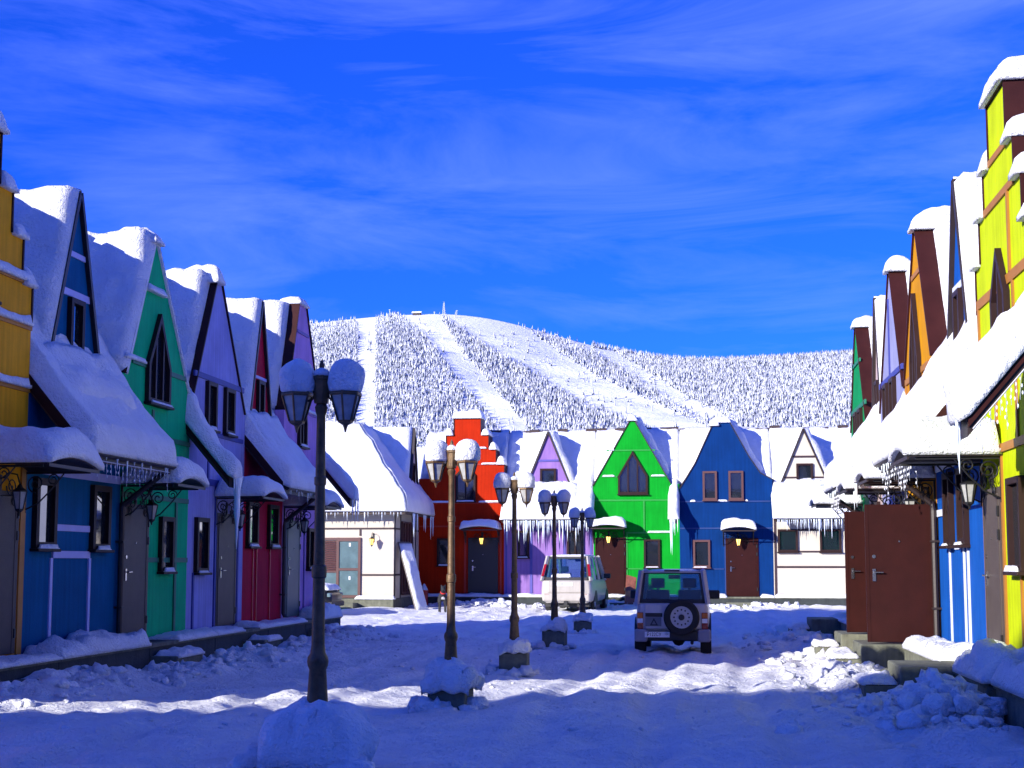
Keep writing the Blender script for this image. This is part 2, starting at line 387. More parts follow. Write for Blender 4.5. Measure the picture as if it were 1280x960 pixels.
def canopy(parent, u0, u1, z, depth=0.95, T=0.27, rise=0.11, seed=0.0, lit=False, lantern=True, light_snow=True):
    c = (u0+u1)/2; hw = (u1-u0)/2; n = 10
    arc = [(c+hw*math.cos(math.pi*(1-i/n)), z+rise*math.sin(math.pi*i/n)) for i in range(n+1)]
    arc = [(u0+(u1-u0)*i/n, z+rise*(1-(2*i/n-1)**2)) for i in range(n+1)]
    poly = arc+[(x, zz+0.045) for x, zz in arc[::-1]]
    k = MB().prism(poly, -depth, -0.012).build('canopy', BROWND, parent)
    MB().box(u0+0.01, u1-0.01, -depth-0.022, -depth-0.001, z-0.03, z+0.012).build('front_rail', BROWND, k)
    pr = [(x+(x-c)*0.05, zz+0.045) for x, zz in arc]
    snow_grid(loft_y(pr, -depth-0.07, -0.01, 0.065), T, 0.20, (1.2, 0.15, 1.1, 1.1), 0.9, 0.45, seed).build('snow_cap', SNOW, k, smooth=True)
    for u in (u0+0.06, u1-0.06):
        b = MB()
        b.box(u-0.012, u+0.012, -0.03, 0.002, z-0.55, z-0.003); b.box(u-0.012, u+0.012, -depth+0.08, -0.02, z-0.032, z-0.003)
        b.tube([(u, -0.03, z-0.5), (u, -0.2, z-0.42), (u, -0.38, z-0.24), (u, -0.55, z-0.03)], 0.011, 4)
        b.tube(spiral(-0.16, z-0.16, 0.11, 1.7, -math.pi/2, 1, 'yz', u), 0.010, 4)
        b.tube(spiral(-0.40, z-0.11, 0.07, 1.5, math.pi, -1, 'yz', u, 16), 0.009, 4)
        b.build('canopy_bracket', BLACK, parent)
    if lantern: wall_lantern(parent, c, z-0.42, lit)
    return k
def downpipe(parent, u, eave_y, eave_z, side=-1):
    b = MB()
    b.tube([(u, eave_y+0.05, eave_z-0.02), (u, eave_y+0.06, eave_z-0.12), (u, -0.09, eave_z-0.62), (u, -0.075, eave_z-0.72), (u, -0.075, 0.52), (u, -0.13, 0.42), (u, -0.34, 0.33)], 0.045, 8)
    b.tube([(u, eave_y+0.05, eave_z-0.11), (u, eave_y+0.05, eave_z+0.02)], 0.07, 8)
    for z in (0.9, 1.9): b.box(u-0.055, u+0.055, -0.13, 0.0, z, z+0.03)
    return b.build('downpipe', BROWND, parent, smooth=False)
PROF_NEAR = [(-0.80, 3.12), (0.0, 4.06), (0.35, 4.62), (1.75, 7.0)]
PROF_FAR = [(-0.72, 3.22), (0.0, 4.0), (0.35, 4.52), (1.75, 6.45)]
def prof_z(prof, y):
    for a, b in zip(prof[:-1], prof[1:]):
        if a[0] <= y <= b[0]: return a[1]+(b[1]-a[1])*(y-a[0])/(b[0]-a[0])
    return prof[-1][1]
def main_roof(parent, u0, u1, prof, ystart, T=0.26, seed=0.0, rnd=(1, 1), eave=True, tiles=True, snow=True):
    far = prof is PROF_FAR
    if far: rnd = (0.12, 0.12)
    elif eave: rnd = (0.5, 0.5)
    pr = [(y, z) for y, z in prof if y > ystart+1e-6]; pr = [(ystart, prof_z(prof, ystart))]+pr
    ry, rz = prof[-1]; by = ry+2.5; bz = rz-3.9
    poly = pr+[(by, bz)]+[(by-0.05, bz-0.14)]+[(ry, rz-0.22)]+[(y+0.02, z-0.15) for y, z in pr[::-1][1:]]
    ro = MB().prism_x(poly, u0+0.015, u1-0.015).build('roof', TILE, parent)
    if tiles:
        k = int((u1-u0)/0.34)
        for i in range(k):
            if random.random() < 0.62:
                a = u0+0.03+(u1-u0-0.06)*i/k
                q = random.uniform(0.08, 0.20); MB().tube([(a, ry-0.04, rz+q), (a+(u1-u0-0.06)/k*1.06, ry-0.04, rz+q+0.015)], 0.12, 8).build('ridge_tile', TILE, ro)
    if eave:
        ey, ez = prof[0]
        for u, nm in ((u0+0.012, 0), (u1-0.012, 1)):
            b = MB(); f = [(y, z+0.06) for y, z in prof if y <= 0.36]; b.prism_x(f+[(y, z-0.20) for y, z in f[::-1]], u-0.022, u+0.022); b.build('rake_board', BROWN, ro)
        MB().box(u0+0.03, u1-0.03, ey-0.02, ey+0.012, ez-0.17, ez+0.03).build('fascia', BROWND, ro)
        g = MB(); g.prism_x([(ey-0.13, ez+0.01), (ey-0.12, ez-0.07), (ey-0.07, ez-0.10), (ey-0.022, ez-0.07), (ey-0.022, ez+0.01), (ey-0.035, ez+0.01), (ey-0.035, ez-0.06), (ey-0.07, ez-0.085), (ey-0.11, ez-0.06), (ey-0.115, ez+0.01)], u0+0.04, u1-0.04); g.build('gutter', BROWND, ro)
        n = 7
        for i in range(n):   # boarded soffit
            y0 = ey+0.03+(0-ey-0.05)*i/n; y1 = ey+0.03+(0-ey-0.05)*(i+0.93)/n
            b = MB(); b.prism_x([(y0, prof_z(prof, y0)-0.20), (y1, prof_z(prof, y1)-0.20), (y1, prof_z(prof, y1)-0.165), (y0, prof_z(prof, y0)-0.165)], u0+0.04, u1-0.04); b.build('soffit_board', SOFFIT, ro)
    if snow:
        sp = list(pr)
        if eave: sp = [(pr[0][0]-0.14, pr[0][1]-0.06)]+sp
        sp = sp+[(ry+0.30, rz-0.42)]
        snow_grid(loft_x([(y, z+0.03) for y, z in sp], u0-(0.05 if far else 0), u1+(0.05 if far else 0), 0.10), T, 0.26, (rnd[0], rnd[1], 1.25 if eave else 0.3, 0.6), 0.55, 0.27, seed).build('snow_cover', SNOW, parent, smooth=True)
    return ro
def plinth(parent, w, out=0.55, z=0.36, snow=((0, 1),), mt=None, T=0.055, seed=0.0):
    p = MB().box(0.004, w-0.004, -out, 3.4, -0.5, z).build('plinth', mt or CONCD, parent, bevel=0.015)
    MB().box(0.004, w-0.004, -out-0.03, -out+0.1, z-0.06, z+0.006).build('coping', CONC, p, bevel=0.008)
    for a, b in snow:
        cap(a*w, b*w, -out-0.05, -0.005, z+0.004, T*random.uniform(0.8, 1.5), 0.13, parent, 'snow_strip', 0.055, seed+a, 0.85, freq=1.7)
    return p
def steps(parent, u0, u1, out=0.55, z=0.36, mt=None, big=False, seed=0.0, snow=True):
    d = 0.42
    if big:
        MB().box(u0-0.12, u1+0.12, -out-0.62, -out+0.02, -0.3, z+0.012).build('landing', mt or CONC, parent, bevel=0.02)
        out += 0.62
    MB().box(u0-0.05, u1+0.05, -out-d, -out+0.02, -0.3, z*0.48).build('step', mt or CONC, parent, bevel=0.02)
    if snow: cap(u0-0.05+random.uniform(0, 0.4), u1+0.05, -out-d-0.03, -out-0.03, z*0.48, 0.07, 0.1, parent, 'snow_cap', 0.04, seed, 1.2, freq=2.2)
def gable_snow(parent, outl, y0, y1, TL, TR, seed, e0=0.8):
    """outl: roof outline from the left kink over the apex to the right kink, as (u,z)"""
    zmax = max(z for _, z in outl); ia = max(range(len(outl)), key=lambda i: outl[i][1])
    left = outl[:ia+1]; right = outl[ia:]
    if TL > 0: snow_grid(loft_y(left, y0, y1, 0.10), TL, 0.18, (e0, 0.1, 0.7, 0.15), 0.2, 0.6, seed).build('snow_cover', SNOW, parent, smooth=True)
    if TR > 0: snow_grid(loft_y(right[::-1], y0, y1, 0.10), TR, 0.18, (e0, 0.1, 0.7, 0.15), 0.2, 0.6, seed+3).build('snow_cover', SNOW, parent, smooth=True)
def verge(parent, outl, y0=-0.03, y1=0.31, mt=None):
    for a, b in zip(outl[:-1], outl[1:]):
        a, b = Vector(a), Vector(b); d = (b-a).normalized(); nn = Vector((-d.y, d.x))
        if nn.y < 0: nn = -nn
        if abs(nn.y) < 1e-4: nn = Vector((-1 if a.x < outl[len(outl)//2][0] else 1, 0))
        p = [tuple(a), tuple(b), tuple(b+nn*0.035), tuple(a+nn*0.035)]
        MB().prism(p, y0, y1).build('verge_board', mt or BROWN, parent)
ROW = {'L': lambda a, w: ((-8.85, a, 0), math.pi/2), 'R': lambda a, w: ((3.6, a, 0), -math.pi/2), 'F': lambda a, w: ((a, 50.5, 0), 0.0)}
def new_house(name, label, row, a, w):
    loc, rz = ROW[row](a, w); h = empty(name, loc, rz); return tag(h, label, 'house')
def gable_house(row, a, w, label, wallm, outl, prof, TL=0.2, TR=0.2, seed=0.0, flank=0.30, vmat=None, apex_cap=True, name='gabled_house', sy=None):
    """outl = upper outline of the front wall, left kink ... right kink"""
    h = new_house(name, label, row, a, w)
    poly = [(0.0, 0.3), (w, 0.3), (w, outl[-1][1]-0.001)]+outl[::-1]+[(0.0, outl[0][1]-0.001)]
    MB().prism(poly, 0.0, flank).build('wall', wallm, h)
    MB().box(0.02, w-0.02, flank-0.01, 3.4, 0.3, 3.9).build('rear_wall', wallm, h)
    verge(h, outl, -0.035, flank+0.01, vmat)
    pb = [(outl[0][0], outl[0][1]-0.6)]+[(u, z-0.05) for u, z in outl]+[(outl[-1][0], outl[-1][1]-0.6)]
    MB().prism(pb, flank+0.012, 1.72).build('gable_roof', BROWND, h)
    main_roof(h, 0, w, prof, 0.30, T=0.26, seed=seed, rnd=(0.3, 0.3), eave=False)
    gable_snow(h, outl, sy if sy is not None else flank-0.02, 1.9, TL, TR, seed+1, 0.8 if sy is None else 0.5)
    if apex_cap:
        ia = max(range(len(outl)), key=lambda i: outl[i][1]); ux, uz = outl[ia]
        cap(ux-0.19, ux+0.19, -0.10, 0.75, uz-0.10, 0.30, 0.30, h, seed=seed+2, step=0.035, amp=0.7)
    return h
def eave_house(row, a, w, label, wallm, prof, dormer_u=None, dormer_w=1.42, dormer_mat=None, seed=0.0, T=0.27, n_ice=16, ice=(0.05, 0.3), name='eaved_house', base=None):
    h = new_house(name, label, row, a, w)
    MB().box(0.0, w, 0.0, 3.4, 0.3, 3.90).build('wall', wallm, h)
    main_roof(h, 0, w, prof, prof[0][0], T=T, seed=seed, rnd=(0.9, 0.9))
    if dormer_u is not None:
        zb = 4.35; za = prof[-1][1]-0.05; hw = dormer_w/2*(za-zb)/(za-4.68); yd = 0.12
        dm = MB().prism([(dormer_u-hw, zb), (dormer_u+hw, zb), (dormer_u, za)], yd, 1.7).build('dormer', dormer_mat or wallm, h)
        o = [(dormer_u-hw-0.04, zb-0.06), (dormer_u, za+0.06), (dormer_u+hw+0.04, zb-0.06)]
        for p, q in ((o[0], o[1]), (o[1], o[2])):
            p, q = Vector(p), Vector(q); d = (q-p).normalized(); nn = Vector((-d.y, d.x)); nn = nn if nn.y > 0 else -nn
            MB().prism([tuple(p-nn*0.02), tuple(q-nn*0.02), tuple(q+nn*0.045), tuple(p+nn*0.045)], yd-0.07, 1.7).build('dormer_verge', BROWND, dm)
        gable_snow(h, [(o[0][0]-0.05, o[0][1]), (dormer_u, za+0.10), (o[2][0]+0.05, o[2][1])], yd-0.05, 2.0, 0.2, 0.2, seed+4, 0.45)
    if dormer_u is not None:
        ys = [-0.42+0.55*q/11 for q in range(12)]
        snow_grid([[Vector((dormer_u+hw*1.35*(2*p/34-1), y, prof_z(prof, y)+0.22)) for y in ys] for p in range(35)], 0.24, 0.40, (1, 1, 1, 0), 0.6, 0.5, seed+6).build('snow_drift', SNOW, h, smooth=True)
    icicle_row(h, 0.1, w-0.1, prof[0][0]-0.08, prof[0][1]-0.10, n_ice, *ice)
    return h
def valley_eave(parent, u0, u1, prof, seed=0.0, big=0.6, T=0.24):
    """narrow strip of roof that comes down between two gables"""
    ey, ez = prof[0]
    b = MB(); f = [(y, z) for y, z in prof if y <= 0.36]; b.prism_x(f+[(y, z-0.22) for y, z in f[::-1]], u0, u1); b.build('valley_roof', BROWND, parent)
    for u in (u0-0.015, u1+0.015): MB().prism_x([(y, z+0.05) for y, z in f]+[(y+0.01, z-0.12) for y, z in f[::-1]], u-0.014, u+0.014).build('rake_board', BROWN, parent)
    sp = [(ey-0.10, ez-0.04)]+[(y, z+0.02) for y, z in prof if y < 0.5]
    snow_grid(loft_x(sp, u0-0.06, u1+0.06, 0.07), T, 0.16, (1, 1, 1.2, 0.2), 0.5, 0.5, seed).build('snow_cover', SNOW, parent, smooth=True)
    icicle_row(parent, u0, u1, ey-0.06, ez-0.05, 5, 0.12, big, 0.4)
def stepped_house(row, a, w, label, wallm, uc, tiers, prof, seed=0.0, depth=0.38, full_z=4.75, trim=None):
    h = new_house('stepped_gable_house', label, row, a, w)
    L, Rr = [], []
    for hw, z in tiers: L += [(uc-hw, z)]
    poly = [(0, 0.3), (w, 0.3), (w, full_z)]
    for i in range(len(tiers)-1, -1, -1):
        hw, z = tiers[i]; zb = tiers[i+1][1] if i+1 < len(tiers) else full_z
        poly += [(min(w, uc+hw), zb), (min(w, uc+hw), z)]
    for i in range(len(tiers)):
        hw, z = tiers[i]; zb = tiers[i+1][1] if i+1 < len(tiers) else full_z
        poly += [(max(0, uc-hw), z), (max(0, uc-hw), zb)]
    poly += [(0, full_z)]
    q = []
    for p in poly:
        if not q or (abs(p[0]-q[-1][0])+abs(p[1]-q[-1][1])) > 1e-4: q.append(p)
    MB().prism(q, 0.0, depth).build('wall', wallm, h)
    MB().box(0.02, w-0.02, depth-0.01, 3.4, 0.3, 3.9).build('rear_wall', wallm, h)
    for i, (hw, z) in enumerate(tiers):
        zb = tiers[i+1][1] if i+1 < len(tiers) else full_z
        for sg in (-1, 1):
            x = uc+sg*hw
            MB().box(min(x, x+sg*0.03), max(x, x+sg*0.03), -0.02, depth+0.5, zb+0.005, z+0.012).build('parapet_cladding', BROWN, h)
            if i > 0:
                hp = tiers[i-1][0]; x0, x1 = sorted((uc+sg*hp, uc+sg*hw))
                cap(x0-(0.05 if sg < 0 else -0.035), x1+(0.05 if sg > 0 else -0.035), -0.08, depth+0.45, z+0.006, random.uniform(0.20, 0.28), 0.15, h, seed=seed+i+sg, amp=0.45, step=0.05)
    hw, z = tiers[0]
    MB().box(uc-hw-0.04, uc+hw+0.04, -0.03, depth+0.51, z+0.013, z+0.05).build('coping', BROWN, h)
    cap(uc-hw-0.08, uc+hw+0.08, -0.09, depth+0.45, z+0.05, 0.27, 0.17, h, seed=seed+20, amp=0.3, step=0.05)
    MB().box(uc-tiers[1][0]+0.02, uc+tiers[1][0]-0.02, depth-0.01, depth+0.5, 4.0, tiers[1][1]-0.02).build('parapet_back', BROWND, h)
    main_roof(h, 0, w, prof, depth+0.02, T=0.24, seed=seed, rnd=(0.3, 0.3), eave=False)
    return h

# ------------------------------------------------------------------ left row
LAVT = mat('pale_lilac_trim', (0.42, 0.42, 0.70), rough=0.6, var=0.1)
Y0 = 12.5
h = stepped_house('L', Y0, 4.55, 'ochre yellow stepped-gable house next to the navy house with lilac battens', paint('ochre_paint', (0.85, 0.37, 0.015)), 3.07,
                  [(0.5, 7.1), (0.85, 6.45), (1.17, 5.9), (1.46, 5.3)], PROF_NEAR, seed=1.0)
plinth(h, 4.55, seed=1); door_closed(h, 3.32, 4.28, 0.42, 2.46, DOORG); steps(h, 3.3, 4.35, seed=2)
OCHT = mat('ochre_trim', (0.42, 0.17, 0.015), rough=0.6)
battens(h, [(0, 4.55, 4.70, 4.78), (0, 4.55, 3.86, 3.94), (4.40, 4.53, 0.36, 2.9), (3.05, 3.18, 0.36, 2.9), (1.65, 4.5, 5.30, 5.36)], OCHT)
canopy(h, 3.15, 4.58, 2.80, 1.0, T=0.34, seed=3)
window(h, 2.65, 3.5, 4.9, 6.2, 'point', mull=(0.33, 0.66)); window(h, 2.0, 2.6, 1.5, 2.4)
for z, a in ((4.78, 2.2), (3.94, 2.6), (5.36, 2.2)): cap(a, 4.5, -0.07, 0.0, z, 0.10, 0.06, h, step=0.05, seed=z, amp=0.9)

Y0 = 17.05
NAVY = paint('navy_paint', (0.003, 0.10, 0.24))
h = eave_house('L', Y0, 3.0, 'navy blue house with pale lilac battens, two narrow windows and a snowy dormer', NAVY, PROF_NEAR, 1.5, seed=11.0, n_ice=9)
plinth(h, 3.0, snow=((0.0, 0.98),), T=0.16, seed=4)
for u in (0.2, 1.95): window(h, u, u+0.6, 1.79, 2.74, fr=0.085)
battens(h, [(0.02, 2.98, 2.80, 2.92), (0.83, 1.93, 2.04, 2.13), (0.80, 1.96, 1.66, 1.76), (0.74, 0.81, 0.36, 1.66), (1.93, 2.0, 0.36, 1.66), (1.0, 1.07, 2.92, 3.85), (2.0, 2.07, 2.92, 3.85)], LAVT)
window(h, 1.28, 1.72, 4.62, 5.42, y=0.12, snow=False); battens(h, [(0.98, 2.02, 5.44, 5.54), (1.22, 1.78, 6.03, 6.11)], LAVT, y=0.12)
downpipe(h, 2.93, -0.80, 3.10)
NAVYH = h

Y0 = 20.05
GRN = paint('emerald_paint', (0.004, 0.47, 0.18)); GRNT = mat('dark_emerald_trim', (0.003, 0.14, 0.07), rough=0.6)
OG = [(0.06, 4.55), (1.12, 6.98), (2.80, 4.50)]
h = gable_house('L', Y0, 2.85, 'emerald green gabled house with pointed attic window, between navy and lavender houses', GRN, OG, PROF_NEAR, 0.30, 0.14, seed=21.0, flank=0.12, sy=-0.04)
plinth(h, 2.85, snow=((0.38, 1.0),), seed=5); door_closed(h, 0.06, 1.02, 0.42, 2.46, DOORG); steps(h, 0.1, 1.1, seed=6)
canopy(h, -0.02, 1.18, 2.80, 0.92, seed=7); window(h, 1.55, 2.1, 1.45, 2.36); window(h, 0.84, 1.78, 4.2, 5.72, 'point', mull=(0.34, 0.66))
battens(h, [(0.02, 2.83, 2.62, 2.70), (1.06, 2.83, 1.60, 1.68), (2.24, 2.32, 0.36, 2.62), (1.15, 1.23, 2.72, 4.1), (0.02, 2.83, 3.62, 3.70), (0.3, 0.82, 4.75, 4.83), (1.8, 2.6, 4.75, 4.83)], GRNT)
cap(0.02, 0.8, -0.05, 0.0, 4.83, 0.07, 0.05, h, step=0.04, seed=3.3); cap(0.78, 1.5, -0.09, 0.05, 6.05, 0.12, 0.07, h, step=0.04, seed=4.3)

Y0 = 22.9
LAV = paint('lavender_paint', (0.32, 0.33, 0.64)); LAVD = mat('indigo_trim', (0.03, 0.04, 0.24), rough=0.6)
OL = [(0.10, 4.55), (1.22, 6.92), (1.38, 6.92), (2.88, 4.50)]
h = gable_house('L', Y0, 2.95, 'lavender gabled house with two attic windows beside the crimson house', LAV, OL, PROF_NEAR, 0.28, 0.12, seed=31.0, flank=0.16, sy=0.10)
plinth(h, 2.95, snow=((0.0, 0.5), (0.8, 1)), seed=8); door_closed(h, 1.47, 2.43, 0.42, 2.46, DOORG); steps(h, 1.5, 2.4, seed=9)
canopy(h, 1.30, 2.62, 2.80, 0.92, seed=10); window(h, 0.32, 0.92, 1.42, 2.40)
battens(h, [(0.02, 2.93, 3.00, 3.12), (0.26, 0.33, 0.36, 1.42), (1.33, 1.41, 0.36, 3.0), (0.9, 0.97, 3.12, 3.9), (0.2, 2.8, 3.92, 4.0), (0.15, 2.8, 4.92, 5.02), (2.6, 2.66, 0.36, 2.7)], LAVD)
window(h, 0.72, 1.2, 4.02, 4.9); window(h, 1.68, 2.18, 4.02, 4.9)
valley_eave(h, -0.16, 0.22, PROF_NEAR, seed=12); icicle(h, 0.10, -0.86, 3.08, 1.25, 0.15)

Y0 = 25.85
CRIM = paint('crimson_paint', (0.48, 0.008, 0.04)); CRT = mat('bright_red_trim', (0.55, 0.02, 0.02), rough=0.5)
h = eave_house('L', Y0, 2.55, 'crimson red house with snowy dormer between lavender and mauve pink houses', CRIM, PROF_NEAR, 1.2, 1.25, seed=41.0, n_ice=12)
plinth(h, 2.55, snow=((0, 1.0),), seed=13)
for u in (0.15, 1.5): window(h, u, u+0.62, 1.92, 2.8)
battens(h, [(0.58, 0.62, 0.36, 1.87), (0.80, 0.84, 0.36, 1.87), (1.66, 1.70, 0.36, 1.87), (0.02, 2.5, 2.9, 2.96)], CRT)
window(h, 1.0, 1.4, 4.62, 5.35, y=0.12, snow=False); battens(h, [(0.75, 1.65, 5.38, 5.44)], LAVT, y=0.12); downpipe(h, 2.48, -0.80, 3.10)

Y0 = 28.4
MAUVE = paint('mauve_paint', (0.56, 0.29, 0.58)); MVT = mat('plum_trim', (0.16, 0.08, 0.30), rough=0.6)
OP = [(0.10, 4.9), (0.98, 7.42), (1.55, 7.42), (2.78, 5.1)]
h = gable_house('L', Y0, 2.9, 'mauve pink gabled house with flat-topped gable, beside the crimson house', MAUVE, OP, PROF_NEAR, 0.24, 0.12, seed=51.0, flank=0.22, sy=0.20, apex_cap=False)
cap(0.92, 1.60, -0.08, 0.5, 7.44, 0.20, 0.2, h, seed=5.5, amp=0.5)
plinth(h, 2.9, snow=((0.4, 1.0),), T=0.2, seed=14); door_closed(h, 0.28, 1.2, 0.42, 2.46, mat('slate_door', (0.06, 0.09, 0.09), rough=0.45)); steps(h, 0.3, 1.2, seed=15)
canopy(h, 0.05, 1.4, 2.80, 0.92, seed=16); window(h, 1.85, 2.35, 1.45, 2.38); window(h, 1.0, 1.6, 4.2, 5.5, 'point', mull=(0.5,))
battens(h, [(0.02, 2.88, 2.90, 2.98), (1.62, 1.68, 0.36, 2.9), (0.2, 2.7, 4.98, 5.06), (0.5, 2.3, 5.85, 5.93), (0.85, 1.75, 6.75, 6.82)], MVT)
for z, a, b in ((5.06, 0.25, 2.6), (5.93, 0.6, 2.2)): cap(a, b, -0.06, 0.0, z, 0.05, 0.04, h, step=0.05, seed=z)
valley_eave(h, 2.68, 3.10, PROF_NEAR, seed=17)

# ------------------------------------------------------------------ right row (x = 0 at the far end of each house)
LIME = paint('lime_paint', (0.47, 0.57, 0.005)); ORT = mat('orange_brown_trim', (0.3168, 0.1232, 0.0088), rough=0.6)
YF = 17.85
h = stepped_house('R', YF, 2.9, 'lime yellow stepped-gable house with orange-brown battens', LIME, 1.42, [(0.46, 7.15), (0.80, 6.42), (1.12, 5.9), (1.42, 5.35)], PROF_NEAR, seed=61.0)
plinth(h, 2.9, out=0.62, snow=((0.42, 1.0),), T=0.19, mt=CONC, seed=18); door_closed(h, 0.14, 0.98, 0.42, 2.44, DOORG); steps(h, 0.1, 1.0, 0.62, big=True, seed=19, mt=CONC)
canopy(h, -0.12, 1.15, 2.86, 1.08, T=0.36, seed=20)
window(h, 1.55, 2.2, 1.5, 2.56); window(h, 1.05, 1.8, 4.3, 5.3, 'point', mull=(0.5,))
battens(h, [(0.0, 0.07, 0.36, 2.8), (1.06, 1.14, 0.36, 2.9), (0.02, 2.88, 2.90, 3.0), (0.02, 2.88, 4.80, 4.92), (0.05, 0.13, 3.0, 4.8), (0.9, 0.97, 3.0, 4.8), (1.95, 2.02, 3.0, 4.8), (0.62, 2.2, 5.86, 5.95), (1.85, 1.92, 4.92, 5.86), (0.95, 1.9, 6.4, 6.48), (1.9, 1.96, 0.36, 1.45)], ORT)
valley_eave(h, 2.86, 3.26, PROF_NEAR, seed=66, T=0.36)

YF = 21.25
BLU = paint('royal_blue_paint', (0.0070, 0.0792, 0.3520)); WHT = mat('white_trim', (0.55, 0.58, 0.66), rough=0.6, var=0.08)
h = eave_house('R', YF, 3.4, 'royal blue house with white battens between lime and amber houses', BLU, PROF_NEAR, 1.65, seed=71.0, n_ice=12, T=0.34)
plinth(h, 3.4, snow=((0.05, 0.98),), T=0.13, mt=CONC, seed=21)
for u in (0.85, 1.9): window(h, u, u+0.52, 1.84, 2.88, fr=0.09)
battens(h, [(0.02, 3.38, 2.95, 3.05), (1.42, 1.86, 1.78, 1.88), (0.02, 0.82, 2.28, 2.38), (0.95, 1.01, 0.36, 1.80), (2.02, 2.07, 0.36, 1.80), (2.30, 2.35, 0.36, 1.80), (1.62, 1.68, 2.97, 3.85)], WHT)
window(h, 1.43, 1.87, 4.62, 5.42, y=0.12); battens(h, [(1.13, 2.17, 5.44, 5.54)], WHT, y=0.12); downpipe(h, 0.08, -0.80, 3.10)
ROYAL = h

YF = 24.15
AMB = paint('amber_paint', (0.5280, 0.2288, 0.0070))
OA = [(0.06, 4.6), (1.62, 7.12), (2.84, 4.75)]
h = gable_house('R', YF, 2.9, 'amber orange gabled house with pointed window and open brown door', AMB, OA, PROF_NEAR, 0.14, 0.26, seed=81.0, flank=0.28)
plinth(h, 2.9, mt=CONC, snow=((0, 0.5),), seed=22); steps(h, 1.85, 2.8, big=True, seed=23)
MB().box(1.86, 2.78, -0.012, 0.01, 0.42, 2.46).build('doorway_shade', DOORK, h); MB().box(1.80, 1.86, -0.035, 0.01, 0.42, 2.52).box(2.78, 2.84, -0.035, 0.01, 0.42, 2.52).box(1.86, 2.78, -0.034, 0.01, 2.46, 2.518).build('door_frame', DOORB, h)  # flat black slab paints the unlit interior behind the open door
door_leaf(h, 1.0, 2.08, DOORB, (2.80, -0.06, 0.40), R(88)); canopy(h, 1.55, 2.86, 2.86, 1.0, T=0.33, seed=24)
window(h, 1.05, 1.85, 4.1, 6.0, 'point', mull=(0.33, 0.66)); window(h, 0.5, 1.05, 1.5, 2.4)
battens(h, [(0.02, 2.88, 2.98, 3.06), (0.2, 1.0, 4.62, 4.72), (1.9, 2.6, 4.62, 4.72), (1.15, 2.05, 6.25, 6.33), (0.3, 0.37, 3.06, 4.6), (2.4, 2.47, 3.06, 4.6)], ORT)

YF = 27.35
LAV2 = paint('pale_lavender_paint', (0.2640, 0.2728, 0.4576))
OV = [(0.08, 4.5), (1.78, 7.08), (3.1, 4.65)]
h = gable_house('R', YF, 3.2, 'pale lavender gabled house with open brown door beyond the amber house', LAV2, OV, PROF_NEAR, 0.14, 0.26, seed=91.0, flank=0.28)
plinth(h, 3.2, mt=CONC, seed=25); steps(h, 2.1, 3.05, big=True, seed=26)
MB().box(2.12, 3.04, -0.012, 0.01, 0.42, 2.46).build('doorway_shade', DOORK, h); MB().box(2.06, 2.12, -0.035, 0.01, 0.42, 2.52).box(3.04, 3.10, -0.035, 0.01, 0.42, 2.52).box(2.12, 3.04, -0.034, 0.01, 2.46, 2.518).build('door_frame', DOORB, h)  # solid wall here; black slab stands for the dark room inside
door_leaf(h, 1.0, 2.08, DOORB, (3.06, -0.06, 0.40), R(90)); canopy(h, 1.85, 3.15, 2.86, 1.0, T=0.33, seed=27)
window(h, 0.85, 1.35, 4.05, 4.95); window(h, 1.75, 2.25, 4.05, 4.95); window(h, 0.5, 1.05, 1.5, 2.4)
battens(h, [(0.02, 3.18, 3.0, 3.1), (0.1, 3.1, 4.97, 5.07), (1.52, 1.58, 5.07, 6.5), (0.4, 0.46, 3.1, 4.0), (2.6, 2.66, 3.1, 4.0)], LAVD)
valley_eave(h, 3.0, 3.34, PROF_NEAR, seed=28)

YF = 29.4
PK = paint('blush_paint', (0.4576, 0.3520, 0.3520))
h = eave_house('R', YF, 2.05, 'blush white house with dormer between pale lavender and green houses', PK, PROF_NEAR, 1.0, 1.2, seed=101.0, n_ice=8, T=0.34)
plinth(h, 2.05, mt=CONC, seed=29); window(h, 0.3, 0.85, 1.84, 2.8); window(h, 1.2, 1.75, 1.84, 2.8); window(h, 0.8, 1.2, 4.62, 5.3, y=0.12)
battens(h, [(0.02, 2.0, 2.95, 3.03), (0.02, 2.0, 1.2, 1.28)], MVT); downpipe(h, 0.1, -0.8, 3.10)

YF = 32.45
GR2 = paint('jade_paint', (0.0035, 0.2376, 0.0704))
OJ = [(0.08, 4.6), (1.4, 6.98), (2.98, 4.5)]
h = gable_house('R', YF, 3.05, 'jade green gabled house at the far end of the right-hand row', GR2, OJ, PROF_NEAR, 0.14, 0.26, seed=111.0, flank=0.28)
plinth(h, 3.05, mt=CONC, seed=30); door_closed(h, 0.9, 1.85, 0.42, 2.46, DOORB); steps(h, 0.9, 1.9, big=True, seed=31); canopy(h, 0.8, 2.05, 2.86, 1.0, T=0.33, seed=32)
window(h, 1.0, 1.5, 4.05, 4.95); window(h, 1.8, 2.3, 4.05, 4.95); window(h, 2.2, 2.75, 1.5, 2.4)
battens(h, [(0.02, 3.03, 3.0, 3.1), (0.2, 2.9, 4.97, 5.07), (0.6, 2.1, 6.0, 6.08)], GRNT)

YF = 14.85
h = gable_house('R', YF, 3.0, 'dark blue gabled house next to the lime house', NAVY, [(0.1, 4.6), (1.5, 7.0), (2.9, 4.6)], PROF_NEAR, 0.14, 0.26, seed=121.0, flank=0.28)
plinth(h, 3.0, mt=CONC, T=0.2, seed=33); door_closed(h, 1.9, 2.86, 0.42, 2.46, DOORG)
window(h, 0.6, 1.2, 1.5, 2.5); window(h, 1.1, 1.9, 4.2, 5.7, 'point', mull=(0.5,))

